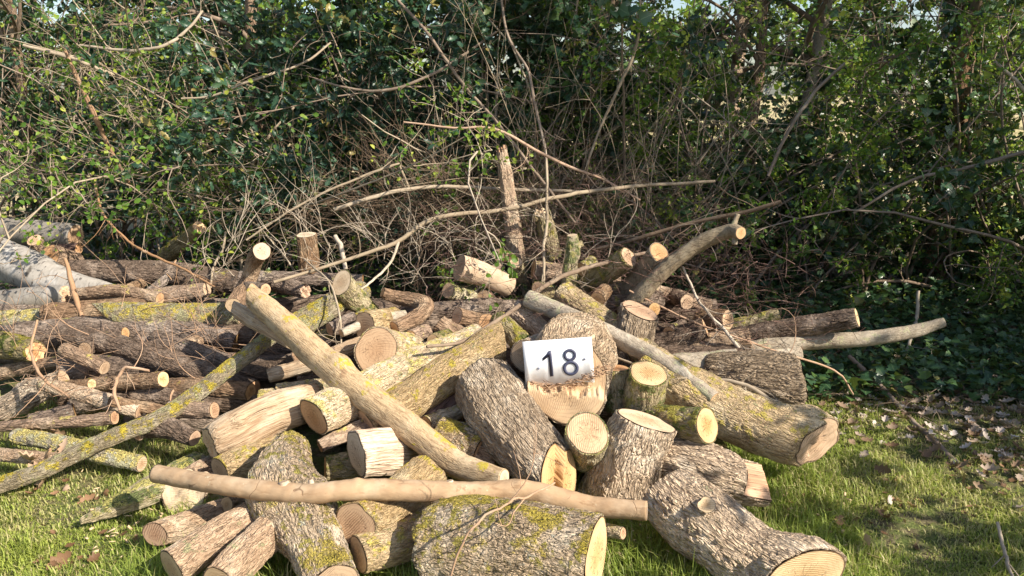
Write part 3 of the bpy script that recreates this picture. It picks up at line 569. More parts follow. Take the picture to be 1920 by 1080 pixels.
# digit 1: stem and flag joined
one = [(1036.5,654),(1036.5,704.5),(1030,704.5),(1030,666),(1019.5,673),(1019.5,667),(1027,661),(1032,654)]
V1 = [S(*p) for p in one][::-1]; sheet('digit_one', V1, [list(range(8))], .001, .0035, m_ink)
def ring8():
    pts, fs = [], []
    for (cx, cy, rx, ry, tk) in ((1070, 665.6, 12.2, 12.2, 5.6), (1070, 691, 14.8, 14.6, 5.8)):
        b = len(pts); n_ = 36
        for k in range(n_):
            a = 2 * math.pi * k / n_; c, s = math.cos(a), math.sin(a)
            pts.append(S(cx + rx * c, cy - ry * s)); pts.append(S(cx + (rx - tk) * c, cy - (ry - tk) * s))
        for k in range(n_):
            k2 = (k + 1) % n_; fs.append([b + 2 * k, b + 2 * k2, b + 2 * k2 + 1, b + 2 * k + 1])
    half = len(pts) // 2
    return pts, fs
p8, f8 = ring8(); sheet('digit_eight', p8[:72], f8[:36], .001, .0035, m_ink); 
sheet('digit_eight', p8[72:], [[i - 72 for i in f] for f in f8[36:]], .0013, .0035, m_ink)
m_nail = simple('nail_metal', (.25, .27, .36), .4)
for (cx, cy) in ((1097, 675), (1010, 687)):
    pts = [S(cx + 2.2 * math.cos(k * math.pi / 5), cy - 2.2 * math.sin(k * math.pi / 5)) for k in range(10)]
    sheet('nail_head', pts, [list(range(10))], .002, .0035, m_nail)
# torn fibres on the ledge below the sign
FV, FF = [], []
for k in range(240):
    px = rc.uniform(992, 1146); base = 716 + 10 * math.sin((px - 985) / 30) - max(0, (px - 1090)) * .35
    py = base + rc.uniform(-5, 11) + rc.gauss(0, 2); 
    p = onface(px, py, rc.uniform(.006, .044)); ln = rc.uniform(.012, .05); wd = rc.uniform(.001, .0028)
    d = unit(ux * (.8 + rc.gauss(0, .25)) + nrm * rc.uniform(.0, .45) + uy * rc.gauss(.12, .25)); sd = unit(np.cross(d, nrm)) * wd; t3 = unit(np.cross(d, sd)) * wd * .6
    b = len(FV); FV += [p - d * ln * .5 + sd, p - d * ln * .5 - sd, p - d * ln * .5 + t3, p + d * ln * .5]; FF += [[b, b + 1, b + 3], [b + 1, b + 2, b + 3], [b + 2, b, b + 3], [b, b + 2, b + 1]]
so_ = np.array(signlog.location)
tf = mesh('torn_fibres', np.array(FV) - so_, [np.array(FF)], M['strip_fibre'] if 'strip_fibre' in M else M['tanc'], {'lc': np.array(FV)}, smooth=False, parent=signlog)
# ================================================================ ground
def snoise(x, y, s=1.0, k=0):
    x = x * s + k * 3.1; y = y * s + k * 7.7
    return (np.sin(x * 1.3 + 1.7 * np.sin(y * .9 + k)) + np.sin(y * 1.7 + 1.3 * np.sin(x * 1.1 + 2 + k)) + .5 * np.sin(x * 3.1 + y * 2.3 + k) + .5 * np.sin(y * 4.3 - x * 2.9)) / 3
def gz(x, y): return .012 * snoise(x, y, 3.0) - .01
t = NT('lawn_soil'); co = t.n('NewGeometry').outputs['Position']
n1 = t.noise(co, 3.0, 5, .6); n2 = t.noise(co, 60, 5, .7); n3 = t.noise(co, 14, 4, .6)
c = t.mix(t.step(n2, .35, .65), (.07, .055, .035), (.22, .19, .10)); c = t.mix(t.math('MULTIPLY', t.step(n3, .40, .58), .65), c, (.10, .15, .03))
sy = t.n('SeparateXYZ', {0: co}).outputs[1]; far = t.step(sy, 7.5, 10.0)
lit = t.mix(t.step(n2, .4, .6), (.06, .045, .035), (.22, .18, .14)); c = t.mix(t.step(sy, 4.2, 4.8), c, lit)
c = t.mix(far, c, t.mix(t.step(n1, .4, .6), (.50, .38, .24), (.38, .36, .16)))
bp = t.n('Bump', {'Strength': .9, 'Distance': .012, 'Height': n2})
b = t.n('BsdfPrincipled', {'Base Color': c, 'Roughness': .95, 'Specular IOR Level': .1, 'Normal': bp.outputs[0]}); t.t.links.new(b.outputs[0], t.out.inputs[0])
xs = np.concatenate([[-1500, -200, -40, -12], np.linspace(-5, 6, 220), [12, 40, 200, 1500]]); ys = np.concatenate([[-300, -20, -2], np.linspace(1, 7, 130), [9, 14, 30, 100, 400, 1900]])
GX, GY = np.meshgrid(xs, ys, indexing='ij'); V = np.stack([GX, GY, np.where((abs(GX) < 8) & (GY < 8) & (GY > 0), gz(GX, GY), -.01)], -1).reshape(-1, 3)
i = np.arange(len(xs) - 1)[:, None]; j = np.arange(len(ys) - 1)[None]; n_ = len(ys)
F = np.stack([i * n_ + j, (i + 1) * n_ + j, (i + 1) * n_ + j + 1, i * n_ + j + 1], -1).reshape(-1, 4)
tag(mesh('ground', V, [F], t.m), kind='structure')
# ================================================================ leaf and grass materials
def leafmat(name, cols, rough=.45, trans=.35, spec=.5, vein=None):
    t = NT(name); r = t.attr('rnd', 'Fac')
    cr = t.n('ValToRGB', {0: r}); e = cr.color_ramp.elements
    for k, (p, c) in enumerate(cols):
        el = e[k] if k < 2 else e.new(p); el.position = p; el.color = (*c, 1)
    c = cr.outputs[0]
    if vein: c = t.mix(t.step(t.attr('mid', 'Fac'), .12, .0), c, vein)
    b = t.n('BsdfPrincipled', {'Base Color': c, 'Roughness': rough, 'Specular IOR Level': spec})
    tr = t.n('BsdfTranslucent', {'Color': t.mix(.5, c, (.35, .45, .05), 'MIX')})
    ms = t.n('MixShader', {0: trans, 1: b.outputs[0], 2: tr.outputs[0]}); t.t.links.new(ms.outputs[0], t.out.inputs[0]); return t.m
m_holly = leafmat('holly_leaf', [(0, (.016, .045, .032)), (.6, (.03, .075, .04)), (.93, (.06, .12, .045)), (1, (.25, .20, .06))], .42, .15, .45, (.09, .14, .07))
m_ivy = leafmat('ivy_leaf', [(0, (.022, .055, .030)), (.6, (.04, .095, .035)), (.95, (.09, .16, .04)), (1, (.28, .24, .08))], .35, .18, .5, (.12, .18, .08))
m_haw = leafmat('hawthorn_leaf', [(0, (.05, .12, .02)), (.5, (.12, .24, .03)), (1, (.46, .50, .08))], .5, .45, .35)
m_dead = leafmat('dead_leaf', [(0, (.13, .075, .045)), (.4, (.27, .19, .13)), (.75, (.42, .34, .28)), (1, (.58, .51, .46))], .75, .15, .2)
m_pink = leafmat('curled_dead_leaf', [(0, (.42, .26, .16)), (1, (.60, .42, .30))], .7, .3, .2)
m_brown = leafmat('brown_leaf', [(0, (.12, .06, .03)), (1, (.30, .17, .095))], .6, .2, .3)
t = NT('grass_blade'); r = t.attr('rnd', 'Fac'); h = t.attr('hh', 'Fac'); dry = t.attr('dry', 'Fac')
c = t.mix(r, (.14, .23, .03), (.40, .45, .09)); c = t.mix(t.math('MULTIPLY', h, .55), c, (.34, .40, .09)); c = t.mix(dry, c, (.52, .45, .22))
b = t.n('BsdfPrincipled', {'Base Color': c, 'Roughness': .5, 'Specular IOR Level': .35}); tr = t.n('BsdfTranslucent', {'Color': t.mix(.3, c, (.4, .55, .05))})
ms = t.n('MixShader', {0: .4, 1: b.outputs[0], 2: tr.outputs[0]}); t.t.links.new(ms.outputs[0], t.out.inputs[0]); m_grass = t.m
# ================================================================ grass
def grass(N, seed=3):
    g = np.random.default_rng(seed)
    Y = g.uniform(1.85, 5.0, N); x = g.uniform(-1, 1, N) * (.70 * Y + .25)
    keep = ~((x > -1.0) & (x < .95) & (Y > 2.75)) & ~((x < -.95) & (Y > 3.7))
    keep &= g.random(N) < np.clip(1.25 - (Y - 2.0) * .33, .12, 1)
    bare = snoise(x, Y, 2.6, 2) + .4 * snoise(x, Y, 9, 1); keep &= g.random(N) < np.clip(.95 - 1.3 * (bare - .15), .16, 1)
    keep &= ~((Y > 4.1) & (g.random(N) < .55))
    x, Y, bare = x[keep], Y[keep], bare[keep]; N = len(x)
    tall = np.clip(.55 + .5 * snoise(x, Y, 5, 4) + .5 * (np.abs(x) < 1.25), .25, 1.5)
    L = (g.uniform(.012, .062, N) + (g.random(N) < .18) * g.uniform(0, .05, N)) * tall ** 1.3 * 1.1 + .006; W = g.uniform(.0011, .0026, N)
    a = g.uniform(0, 6.283, N); d = np.stack([np.cos(a), np.sin(a), 0 * a], -1); sd = np.stack([-np.sin(a), np.cos(a), 0 * a], -1)
    opn = np.clip((np.abs(x) - 1.05) / .5, 0, 1); lean = g.uniform(.1, 1.0, N) + opn * g.uniform(0, .5, N); base = np.stack([x, Y, gz(x, Y) - .002], -1)
    up = np.array([0, 0, 1.])
    p1 = base + (d * (lean * .28)[:, None] + up * .55) * L[:, None]; p2 = base + (d * (lean * .95)[:, None] + up * (1.0 - .45 * lean ** 2)[:, None]) * L[:, None]
    w = W[:, None]
    V = np.stack([base - sd * w, base + sd * w, p1 - sd * w * .85, p1 + sd * w * .85, p2], 1).reshape(-1, 3)
    k = np.arange(N)[:, None] * 5
    q = k + np.array([[0, 1, 3, 2]]); tr_ = k + np.array([[2, 3, 4]])
    dry = (g.random(N) < np.clip(.22 + .28 * opn + .5 * bare, .08, .85)) * g.uniform(.5, 1, N)
    rn = np.clip(.42 + .3 * opn + .35 * snoise(x, Y, 4, 6) + g.normal(0, .24, N), 0, 1)
    o = mesh('grass', V, [q, tr_], m_grass, {'rnd': np.repeat(rn, 5), 'dry': np.repeat(dry, 5), 'hh': np.tile([0, 0, .5, .5, 1.], N)}, smooth=False)
    tag(o, 'green and straw coloured lawn grass growing round the woodpile', 'grass', kind='stuff')
grass(300000)
# ================================================================ leaves
def template(st, fold, curl):
    """st: list of (y, halfwidth) -> verts, quads, mid attribute"""
    V, mid = [], []
    for (y, w) in st:
        z = curl * (y - .4) ** 2
        V += [(-w, y, fold * w - z), (0, y, -z), (w, y, fold * w - z)]; mid += [1, 0, 1]
    F = []
    for k in range(len(st) - 1):
        a = 3 * k; F += [[a, a + 1, a + 4, a + 3], [a + 1, a + 2, a + 5, a + 4]]
    return np.array(V, float), np.array(F), np.array(mid, float)
T_HOLLY = template([(0, .02), (.12, .20), (.22, .15), (.36, .30), (.47, .20), (.62, .30), (.72, .17), (.85, .17), (1.0, .0)], .55, -.5)
T_IVY = template([(0, .05), (.08, .42), (.24, .50), (.36, .30), (.55, .36), (.72, .16), (1.0, .0)], .25, .25)
T_HAW = template([(0, .03), (.35, .36), (.7, .34), (1.0, .05)], .4, .3)
T_DEAD = template([(0, .02), (.1, .16), (.24, .12), (.36, .33), (.5, .20), (.64, .36), (.78, .16), (.9, .18), (1.0, .03)], .7, -.9)
def leaves(pos, size, tmpl, rn, seed=0, dirs=None, upb=.5, flat=0.0):
    g = np.random.default_rng(seed); N = len(pos); V0, F0, mid = tmpl
    y = unit(g.normal(0, 1, (N, 3)) * [1, 1, .7] + (dirs * 1.2 if dirs is not None else 0) + [0, 0, -.1])
    nrm = unit(g.normal(0, 1, (N, 3)) + np.array([.25, -.5, upb]))
    if flat: y[:, 2] *= (1 - flat); y = unit(y); nrm = unit(g.normal(0, .35, (N, 3)) + [0, 0, 1])
    x = unit(np.cross(y, nrm)); z = np.cross(x, y)
    s = size[:, None, None]
    sq = g.uniform(.8, 1.2, (N, 1, 1)); fz = g.uniform(.2, 1.6, (N, 1, 1))
    V = pos[:, None] + s * (V0[None, :, 0:1] * sq * x[:, None] + V0[None, :, 1:2] * y[:, None] + V0[None, :, 2:3] * fz * z[:, None])
    k = len(V0); F = (np.arange(N)[:, None, None] * k + F0[None]).reshape(-1, 4)
    return V.reshape(-1, 3), F, np.repeat(rn, k), np.tile(mid, N)
def leafmesh(name, parts, mat, parent=None, org=(0, 0, 0)):
    Vs, Fs, R_, Mi, b = [], [], [], [], 0
    for V, F, r, m in parts: Vs.append(V); Fs.append(F + b); R_.append(r); Mi.append(m); b += len(V)
    return mesh(name, np.concatenate(Vs) - np.asarray(org), [np.concatenate(Fs)], mat, {'rnd': np.concatenate(R_), 'mid': np.concatenate(Mi)}, smooth=False, parent=parent)
# ================================================================ twigs, many at once
def paths(g, start, dirn, length, P=8, wander=.25, grav=0.0):
    N = len(start); d = unit(dirn); out = [start]; st = (length / (P - 1))[:, None]; w = g.normal(0, 1, (N, 3)) * wander * .5
    for k in range(P - 1):
        w = w * .7 + g.normal(0, 1, (N, 3)) * wander * .5
        d = unit(d + w + np.array([0, 0, grav])); out.append(out[-1] + d * st)
    return np.stack(out, 1)
def tubes(Pt, r0, r1, sides=4):
    N, P, _ = Pt.shape; T = unit(np.gradient(Pt, axis=1)); ref = np.array([.31, .55, .77]); a = unit(np.cross(T, ref)); b = np.cross(T, a)
    s = np.linspace(0, 1, P)[None, :, None]; r = r0[:, None, None] * (1 - s) + r1[:, None, None] * s
    th = np.arange(sides) * 2 * math.pi / sides
    V = Pt[:, :, None] + r[..., None] * (a[:, :, None] * np.cos(th)[:, None] + b[:, :, None] * np.sin(th)[:, None])
    n_ = np.arange(N)[:, None, None] * P * sides; i = np.arange(P - 1)[None, :, None] * sides; j = np.arange(sides)[None, None]; j2 = (j + 1) % sides
    F = np.stack([n_ + i + j, n_ + i + j2, n_ + i + sides + j2, n_ + i + sides + j], -1).reshape(-1, 4)
    ln = np.linalg.norm(np.diff(Pt, axis=1), axis=2).sum(1); L = (s[..., 0] * ln[:, None])
    lc = np.stack([np.broadcast_to(r * np.cos(th), (N, P, sides)), np.broadcast_to(r * np.sin(th), (N, P, sides)), np.broadcast_to(L[:, :, None], (N, P, sides))], -1)
    return V.reshape(-1, 3), F, lc.reshape(-1, 3)
def tubemesh(name, lst, mat, parent=None, org=(0, 0, 0)):
    Vs, Fs, Ls, b = [], [], [], 0
    for V, F, l in lst: Vs.append(V); Fs.append(F + b); Ls.append(l); b += len(V)
    return mesh(name, np.concatenate(Vs) - np.asarray(org), [np.concatenate(Fs)], mat, {'lc': np.concatenate(Ls)}, parent=parent)
def sample(g, Pt, n, lo=.25):
    """n points per path set: positions and directions at random places along the paths"""
    N, P, _ = Pt.shape; i = g.integers(0, N, n); s = g.uniform(lo, .98, n) * (P - 1); k = np.minimum(s.astype(int), P - 2); f = (s - k)[:, None]
    a, b = Pt[i, k], Pt[i, k + 1]; return a * (1 - f) + b * f, unit(b - a), i
def shrub(name, label, x, y, h, w, d, kind, nl, leafsize, group, seed, nstem=14, stemr=.012, twigmat='twig', lean=(0, 0), zmin=.05, ntw=900, wander=.22, extra=None):
    g = np.random.default_rng(seed); org = np.array([x, y, 0.]); root = empty(name, org); tag(root, label, 'shrub', group)
    base = np.stack([g.uniform(-w / 2, w / 2, nstem) * .8, g.uniform(-d / 2, d / 2, nstem) * .5, np.zeros(nstem) - .02], -1)
    s1 = paths(g, base, np.stack([g.normal(lean[0], .25, nstem), g.normal(lean[1], .2, nstem), np.ones(nstem)], -1), g.uniform(.75, 1.1, nstem) * h, 12, wander * .8)
    n2 = nstem * 9; p, dd, _ = sample(g, s1, n2, .12); s2 = paths(g, p, dd * .4 + g.normal(0, 1, (n2, 3)) * [1, .7, .6], g.uniform(.3, .9, n2) * w * .55, 9, wander * 1.4, -.01)
    p, dd, _ = sample(g, s2, ntw, .1); s3 = paths(g, p, dd * .6 + g.normal(0, 1, (ntw, 3)), g.uniform(.10, .38, ntw), 6, wander * 1.5, -.01)
    st = [tubes(s1, g.uniform(.6, 1.3, nstem) * stemr, np.full(nstem, .003), 6), tubes(s2, g.uniform(.002, .005, n2), np.full(n2, .0012), 4), tubes(s3, np.full(ntw, .0016), np.full(ntw, .0007), 3)]
    tubemesh('stems', st, M[twigmat], root)
    if nl:
        tm = {'holly': T_HOLLY, 'ivy': T_IVY, 'haw': T_HAW}[kind]; mt = {'holly': m_holly, 'ivy': m_ivy, 'haw': m_haw}[kind]
        p, dd, idx = sample(g, s3, nl, 0.0); tone = g.normal(0, .22, ntw)[idx]
        p = p + g.normal(0, .012, p.shape); ok = p[:, 2] > zmin; p, dd, tone = p[ok], dd[ok], tone[ok]
        rn = np.clip(.42 + tone + g.normal(0, .16, len(p)), 0, 1)
        leafmesh('foliage', [leaves(p, g.uniform(.6, 1.2, len(p)) * leafsize, tm, rn, seed, dd)], mt, root)
    return root
HG = 'shrubs of the hedge behind the woodpile'
for k, (x, y, h, w, nl, lab) in enumerate([
    (-3.5, 6.4, 3.0, 1.8, 7500, 'dark glossy holly at the far left above the birch logs'),
    (-2.15, 6.1, 2.3, 1.5, 10000, 'dense dark blue-green holly left of the upright stump'),
    (-1.1, 6.1, 2.6, 1.5, 12000, 'tall dark glossy holly behind the upright stump'),
    (-.15, 6.2, 3.0, 1.4, 10500, 'dark holly behind the broken-topped post')]):
    shrub('holly_shrub', lab, x, y, h, w, 1.0, 'holly', nl, .058, HG, 40 + k, ntw=1000)
for k, (x, y, h, w, nl, tw, lab, m_) in enumerate([
    (-3.8, 6.1, 2.8, 1.6, 3000, 600, 'twiggy half-bare shrub at the far left edge', 'twig'),
    (-2.3, 5.8, 2.8, 2.0, 5500, 1150, 'sunlit tangle of tan twigs with tiny leaf buds at upper left', 'twigp'),
    (-.9, 5.9, 3.0, 1.6, 6500, 520, 'thorny shrub with sparse bright leaves left of centre', 'twig'),
    (.25, 5.9, 3.2, 1.5, 6500, 520, 'pale-stemmed shrub arching over the broken-topped post', 'twigp'),
    (1.2, 5.95, 3.1, 1.5, 8500, 520, 'hawthorn with small bright leaves behind the curved branch', 'twig'),
    (2.15, 5.8, 3.0, 1.5, 8000, 480, 'leafy hawthorn behind the long reaching logs', 'twig'),
    (3.1, 5.7, 2.8, 1.5, 8500, 480, 'bright leafy hawthorn near the right edge', 'twig'),
    (4.1, 5.6, 3.0, 1.5, 7500, 480, 'hawthorn cut off by the right edge', 'twig')]):
    shrub('hawthorn_shrub', lab, x, y, h, w, 1.0, 'haw', nl, .030, HG, 60 + k, ntw=tw, twigmat=m_, wander=.3)
for k, (x, y, h, w, nl, lab) in enumerate([
    (.8, 6.4, 2.7, 1.3, 5500, 'dark ivy thicket behind the brushwood right of the broken-topped post'),
    (1.9, 6.3, 1.3, 1.7, 4500, 'low dark ivy thicket behind the long reaching logs'),
    (2.9, 6.1, 1.3, 1.6, 4500, 'low ivy thicket above the leaf litter on the right'),
    (3.9, 6.0, 3.0, 1.3, 6500, 'tall ivy with large dark leaves in the top right corner')]):
    shrub('ivy_thicket', lab, x, y, h, w, .9, 'ivy', nl, .062, HG, 80 + k, ntw=1000)
# second row, darker and further off
for k, (x, h, nl) in enumerate([(-4.4, 4.4, 6500), (-2.9, 4.4, 6500), (-1.6, 4.8, 8000), (-.5, 4.8, 8000), (.6, 4.8, 7500), (1.6, 2.2, 1200), (2.7, 2.2, 1400), (3.9, 4.6, 6500)]):
    side = ['at the far left', 'left of the pale birch logs\' end', 'behind the upright stump', 'behind the tallest holly', 'behind the broken-topped post', 'behind the curved branch', 'behind the reaching logs', 'in the top right corner'][k]
    shrub('evergreen_shrub', 'shadowy evergreen in the second row of the hedge, ' + side, x * 1.06, 7.3 + .25 * (k % 2), h, 1.7, .9, 'ivy' if k % 2 else 'holly', int(nl * 1.2), .08, HG, 100 + k, ntw=700)
# the hedge turns the corner beyond the right edge and shades the ground there
for k, (x, y, h) in enumerate([(4.5, 1.9, 2.8), (4.6, 2.9, 2.9), (4.9, 3.9, 2.6), (5.1, 5.0, 2.4)]):
    shrub('ivy_thicket', ['nearest', 'second', 'third', 'farthest'][k] + ' ivy of the hedge beyond the right edge', x, y, h, 1.3, 1.2, 'ivy', 2000, .095, HG, 130 + k, ntw=900)
# tall ivy-grown trees beyond the right edge: the hedge stands in their shade
for k, (x, y, r_, z0, z1) in enumerate([(5.7, 2.6, 1.2, 1.8, 7.4)]):
    gg = np.random.default_rng(700 + k); org = np.array([x, y, 0.]); root = empty('tree', org)
    tag(root, 'tall ivy-grown tree beyond the right edge', 'tree')
    build_log(root, org, [(x, y, -.05), (x + .1, y, 2), (x, y + .1, 4), (x, y, 6.5)], [.16, .14, .1, .04], 'dark', 'tanc', 'tanc', seed=5, spacing=.05, pname='trunk')
    for o in list(root.children):
        if o.name.startswith('cut_end'): bpy.data.objects.remove(o)
    N = 2600; q = unit(gg.normal(0, 1, (N, 3))) * (gg.uniform(.15, 1, (N, 1)) ** .45) * [r_, r_, (z1 - z0) / 2] + [0, 0, (z0 + z1) / 2]; q += .25 * np.sin(q[:, [1, 2, 0]] * 4)
    leafmesh('crown', [leaves(q, gg.uniform(.09, .16, N), T_IVY, np.clip(gg.normal(.4, .25, N), 0, 1), k)], m_ivy, root)
# ================================================================ trunks in the hedge
def tree(label, px, Y, rpx, h, seed, ivy=0, mat='dark2', lean=0.0):
    g = np.random.default_rng(seed); p, t_ = at(px, 200, Y); r = rpx * t_ / FPX; x = p[0]
    org = np.array([x, Y, 0.]); root = empty('tree', org); tag(root, label, 'tree', 'trees standing in the hedge')
    n_ = 14; z = np.linspace(-.05, h, n_); pts = np.stack([x + lean * z / h + np.cumsum(g.normal(0, .012, n_)), Y + np.cumsum(g.normal(0, .012, n_)), z], -1)
    build_log(root, org, pts, np.linspace(r * 1.25, r * .55, n_), mat, 'tanc', 'tanc', seed=seed, spacing=.025, pname='trunk', wig=0)
    for o in list(root.children):
        if o.name.startswith('cut_end'): bpy.data.objects.remove(o)
    tp = pts[-9:][None]; st, dd, _ = sample(g, tp, 16, .0); s2 = paths(g, st, g.normal(0, 1, (16, 3)) * [1, .6, .3] + [0, 0, .8], g.uniform(.8, 2.0, 16), 12, .2, .02)
    q, dd, _ = sample(g, s2, 110, .1); s3 = paths(g, q, dd * .5 + g.normal(0, 1, (110, 3)), g.uniform(.3, .9, 110), 8, .25)
    q4, dd, _ = sample(g, s3, 500, .1); s4 = paths(g, q4, dd * .5 + g.normal(0, 1, (500, 3)), g.uniform(.1, .4, 500), 6, .3)
    tubemesh('crown', [tubes(s2, g.uniform(.3, .6, 16) * r, np.full(16, .004), 7), tubes(s3, np.full(110, .005), np.full(110, .0015), 5), tubes(s4, np.full(500, .002), np.full(500, .0008), 3)], M['twig'], root, org)
    if ivy:
        k = g.uniform(0, 1, ivy) ** .8 * (n_ - 1); i0 = np.minimum(k.astype(int), n_ - 2); c = pts[i0] + (pts[i0 + 1] - pts[i0]) * (k - i0)[:, None]
        a = g.uniform(0, 6.28, ivy); rr = r * 1.1 + np.abs(g.normal(0, .05, ivy)) + .02 * np.sin(k * 3)
        p = c + np.stack([np.cos(a) * rr, np.sin(a) * rr, 0 * a], -1)
        leafmesh('ivy', [leaves(p, g.uniform(.03, .075, ivy), T_IVY, np.clip(g.normal(.45, .25, ivy), 0, 1), seed, np.stack([np.cos(a), np.sin(a), 0 * a], -1))], m_ivy, root, org)
tree('brown trunk rising straight behind the top centre of the hedge', 1125, 6.1, 17, 4.2, 301, 500)
tree('pale sunlit trunk, left of a pair at the upper right', 1383, 6.5, 13, 4.4, 302, 250, 'tan')
tree('slim dark trunk, right of a pair at the upper right', 1412, 6.3, 10, 4.4, 303, 500, 'dark2', .1)
tree('leaning grey trunk right of the pair at the upper right', 1480, 6.6, 12, 4.4, 304, 200, 'grey', .5)
tree('ivy-clad trunk in the top right corner', 1790, 5.9, 20, 4.4, 305, 2600)
tree('thin dark trunk in the dark hollow at top centre left', 860, 6.4, 11, 4.2, 306, 500)
tree('slim trunk at the left among the sunlit twigs', 478, 6.2, 12, 4.2, 307, 300)
tree('dark trunk by the left edge', 45, 6.5, 9, 4.2, 308, 100)
# trees far behind the field
for k in range(11):
    g = np.random.default_rng(500 + k); x = -26 + k * 5.6 + g.uniform(-1.5, 1.5); y = 34 + g.uniform(-4, 6); h = g.uniform(3.5, 7)
    org = np.array([x, y, 0.]); root = empty('distant_tree', org)
    tag(root, 'far tree beyond the field glimpsed through the hedge', 'tree', 'far trees beyond the field')
    tubemesh('trunk', [tubes(np.array([[[0, 0, 0], [.1, 0, h * .3], [0, .1, h * .6], [0, 0, h * .9]]]), np.array([.2]), np.array([.05]), 8)], M['dark2'], root)
    N = 1200; q = unit(g.normal(0, 1, (N, 3))) * (g.uniform(.2, 1, (N, 1)) ** .5) * [2.2, 2.2, h * .42] + [0, 0, h * .62]; q += .5 * np.sin(q[:, [1, 2, 0]] * 3)
    leafmesh('crown', [leaves(q, g.uniform(.2, .4, N), T_HAW, np.clip(g.normal(.4, .25, N), 0, 1), k)], m_haw, root)
# ================================================================ the brushwood and loose branches
def branch(label, pts, mat='twig', side=0, name='branch', seed=0, slen=(.08, .3), cat='branch', leaf=0):
    P, rad = [], []
    for (x, y, r, Y) in pts: p, t_ = at(x, y, Y); P.append(p); rad.append(r * t_ / FPX)
    C = catmull(np.hstack([np.array(P), np.array(rad)[:, None]]), max(16, 6 * len(pts))); g = np.random.default_rng(seed + 7)
    C[:, :3] += np.cumsum(g.normal(0, .0022, (len(C), 3)), 0) * np.sin(np.linspace(0, math.pi, len(C)))[:, None]
    org = C[:, :3].mean(0); org[2] = max(0, C[:, 2].min())
    Pt = C[None, :, :3]; V, F, lc = tubes(Pt, np.array([1.]), np.array([1.]), 8)
    sc = np.repeat(C[:, 3], 8)[:, None]; ctr_ = np.repeat(C[:, :3], 8, 0); V = ctr_ + (V - ctr_) * sc; lc[:, :2] *= sc
    nb = len(C); caps_ = np.array([[0, 7, 6, 5, 4, 3, 2, 1], [(nb - 1) * 8 + q for q in range(8)]])
    lst = [(V, F, lc)]
    if side:
        p, dd, _ = sample(g, Pt, side, .1); s2 = paths(g, p, dd * .9 + g.normal(0, 1, (side, 3)) * .8, g.uniform(*slen, side), 8, .22)
        n3 = side * 3; q, d3, _ = sample(g, s2, n3, .2); s3 = paths(g, q, d3 + g.normal(0, 1, (n3, 3)) * .7, g.uniform(.03, .12, n3), 5, .25)
        lst += [tubes(s2, np.full(side, .0024), np.full(side, .0009), 5), tubes(s3, np.full(n3, .0012), np.full(n3, .0006), 3)]
    o = tubemesh(name, lst, M[mat], org=org)
    o.location = org; tag(o, label, cat)
    if leaf:
        n_ = leaf; p, dd, _ = sample(g, Pt, n_, .3); [leafmesh('dead_leaf', [leaves(p[k:k+1], g.uniform(.03, .05, 1), T_DEAD, g.random(1), seed + k)], m_pink, o, org) for k in range(n_)]
    return o
branch('long pale branch sweeping up right from behind the leaning pole to the brushwood', [(513,529,3.0,3.7),(620,497,3.3,3.85),(740,456,4.1,4.0),(800,415,4.4,4.1),(850,402,4.4,4.15),(960,392,4.1,4.25),(1040,370,4.1,4.35),(1170,350,3.7,4.5),(1340,340,3.0,4.7)], 'twigp', 9, seed=1)
branch('straight pale branch level behind the broken-topped post', [(626,393,3.7,4.35),(700,370,4.1,4.4),(790,353,4.1,4.5),(880,353,3.7,4.55),(1000,356,3.3,4.6),(1120,360,2.6,4.7)], 'twigp', 8, seed=2)
branch('orange curving twig arching above the broken-topped post', [(757,229,1.5,4.5),(850,238,2.2,4.5),(930,240,2.6,4.5),(1000,272,3.0,4.5),(1070,305,3.0,4.5),(1130,332,2.2,4.55),(1200,375,1.9,4.6)], 'twigo', 8, seed=3)
branch('thin bent twig rising from the upright stump to a sharp elbow', [(462,450,1.8,4.3),(560,386,2.2,4.35),(640,347,2.2,4.4),(742,309,2.5,4.5),(750,316,2.5,4.5),(768,355,2.2,4.5)], 'twigp', 7, seed=4)
branch('forked twig hanging from the long pale branch to the bent elbow', [(748,452,2.9,4.0),(730,495,2.5,3.9),(690,530,2.2,3.75),(630,565,2.2,3.6)], 'twigp', 5, seed=5)
branch('thin drooping twig in front of the green tipped-up log', [(570,485,1.5,3.9),(610,530,2,3.6),(630,590,2,3.4),(640,650,1.6,3.3)], 'twigp', 4, seed=6)
branch('long straight branch ending cut at the upper right of the pile', [(1465,378,3.7,3.9),(1385,402,4.1,4.0),(1300,420,3.7,4.1),(1200,450,3.7,4.2),(1110,468,3.0,4.25)], 'twig', 7, seed=7)
branch('long dark branch lying across the pile left of the number sign', [(800,650,3,3.05),(870,640,3.5,3.15),(930,600,4,3.35),(985,560,4.5,3.55),(1050,515,4.5,3.7),(1130,490,4,3.85),(1230,470,3,4.0)], 'twig', 10, seed=8)
branch('upright pale twig just right of the broken-topped post', [(1024,300,1.9,4.2),(1026,360,2.6,4.15),(1024,420,3.0,4.1),(1016,470,3.0,4.0),(1020,540,2.2,3.85)], 'twigp', 5, seed=9)
branch('thick snapped orange-brown branch jutting up in the hedge at upper left', [(119,88,2.7,4.9),(150,155,4.3,4.95),(180,215,4.8,5.0),(192,240,4.3,5.05),(215,290,3.7,5.15),(245,350,3.2,5.3)], 'twigo', 5, seed=10, slen=(.2,.5))
branch('pale side branch left of the snapped orange-brown branch', [(44,85,3.0,5.0),(100,103,3.7,5.0),(160,122,3.3,5.0),(215,140,3.0,5.1)], 'twigp', 6, seed=11)
branch('slender twig with curled dead leaves over the left pile', [(178,345,2.2,4.5),(195,405,2.2,4.45),(240,448,2.2,4.4),(275,472,2.6,4.3),(340,502,2.2,4.2),(420,548,1.9,4.05)], 'twigo', 8, seed=12, leaf=9)
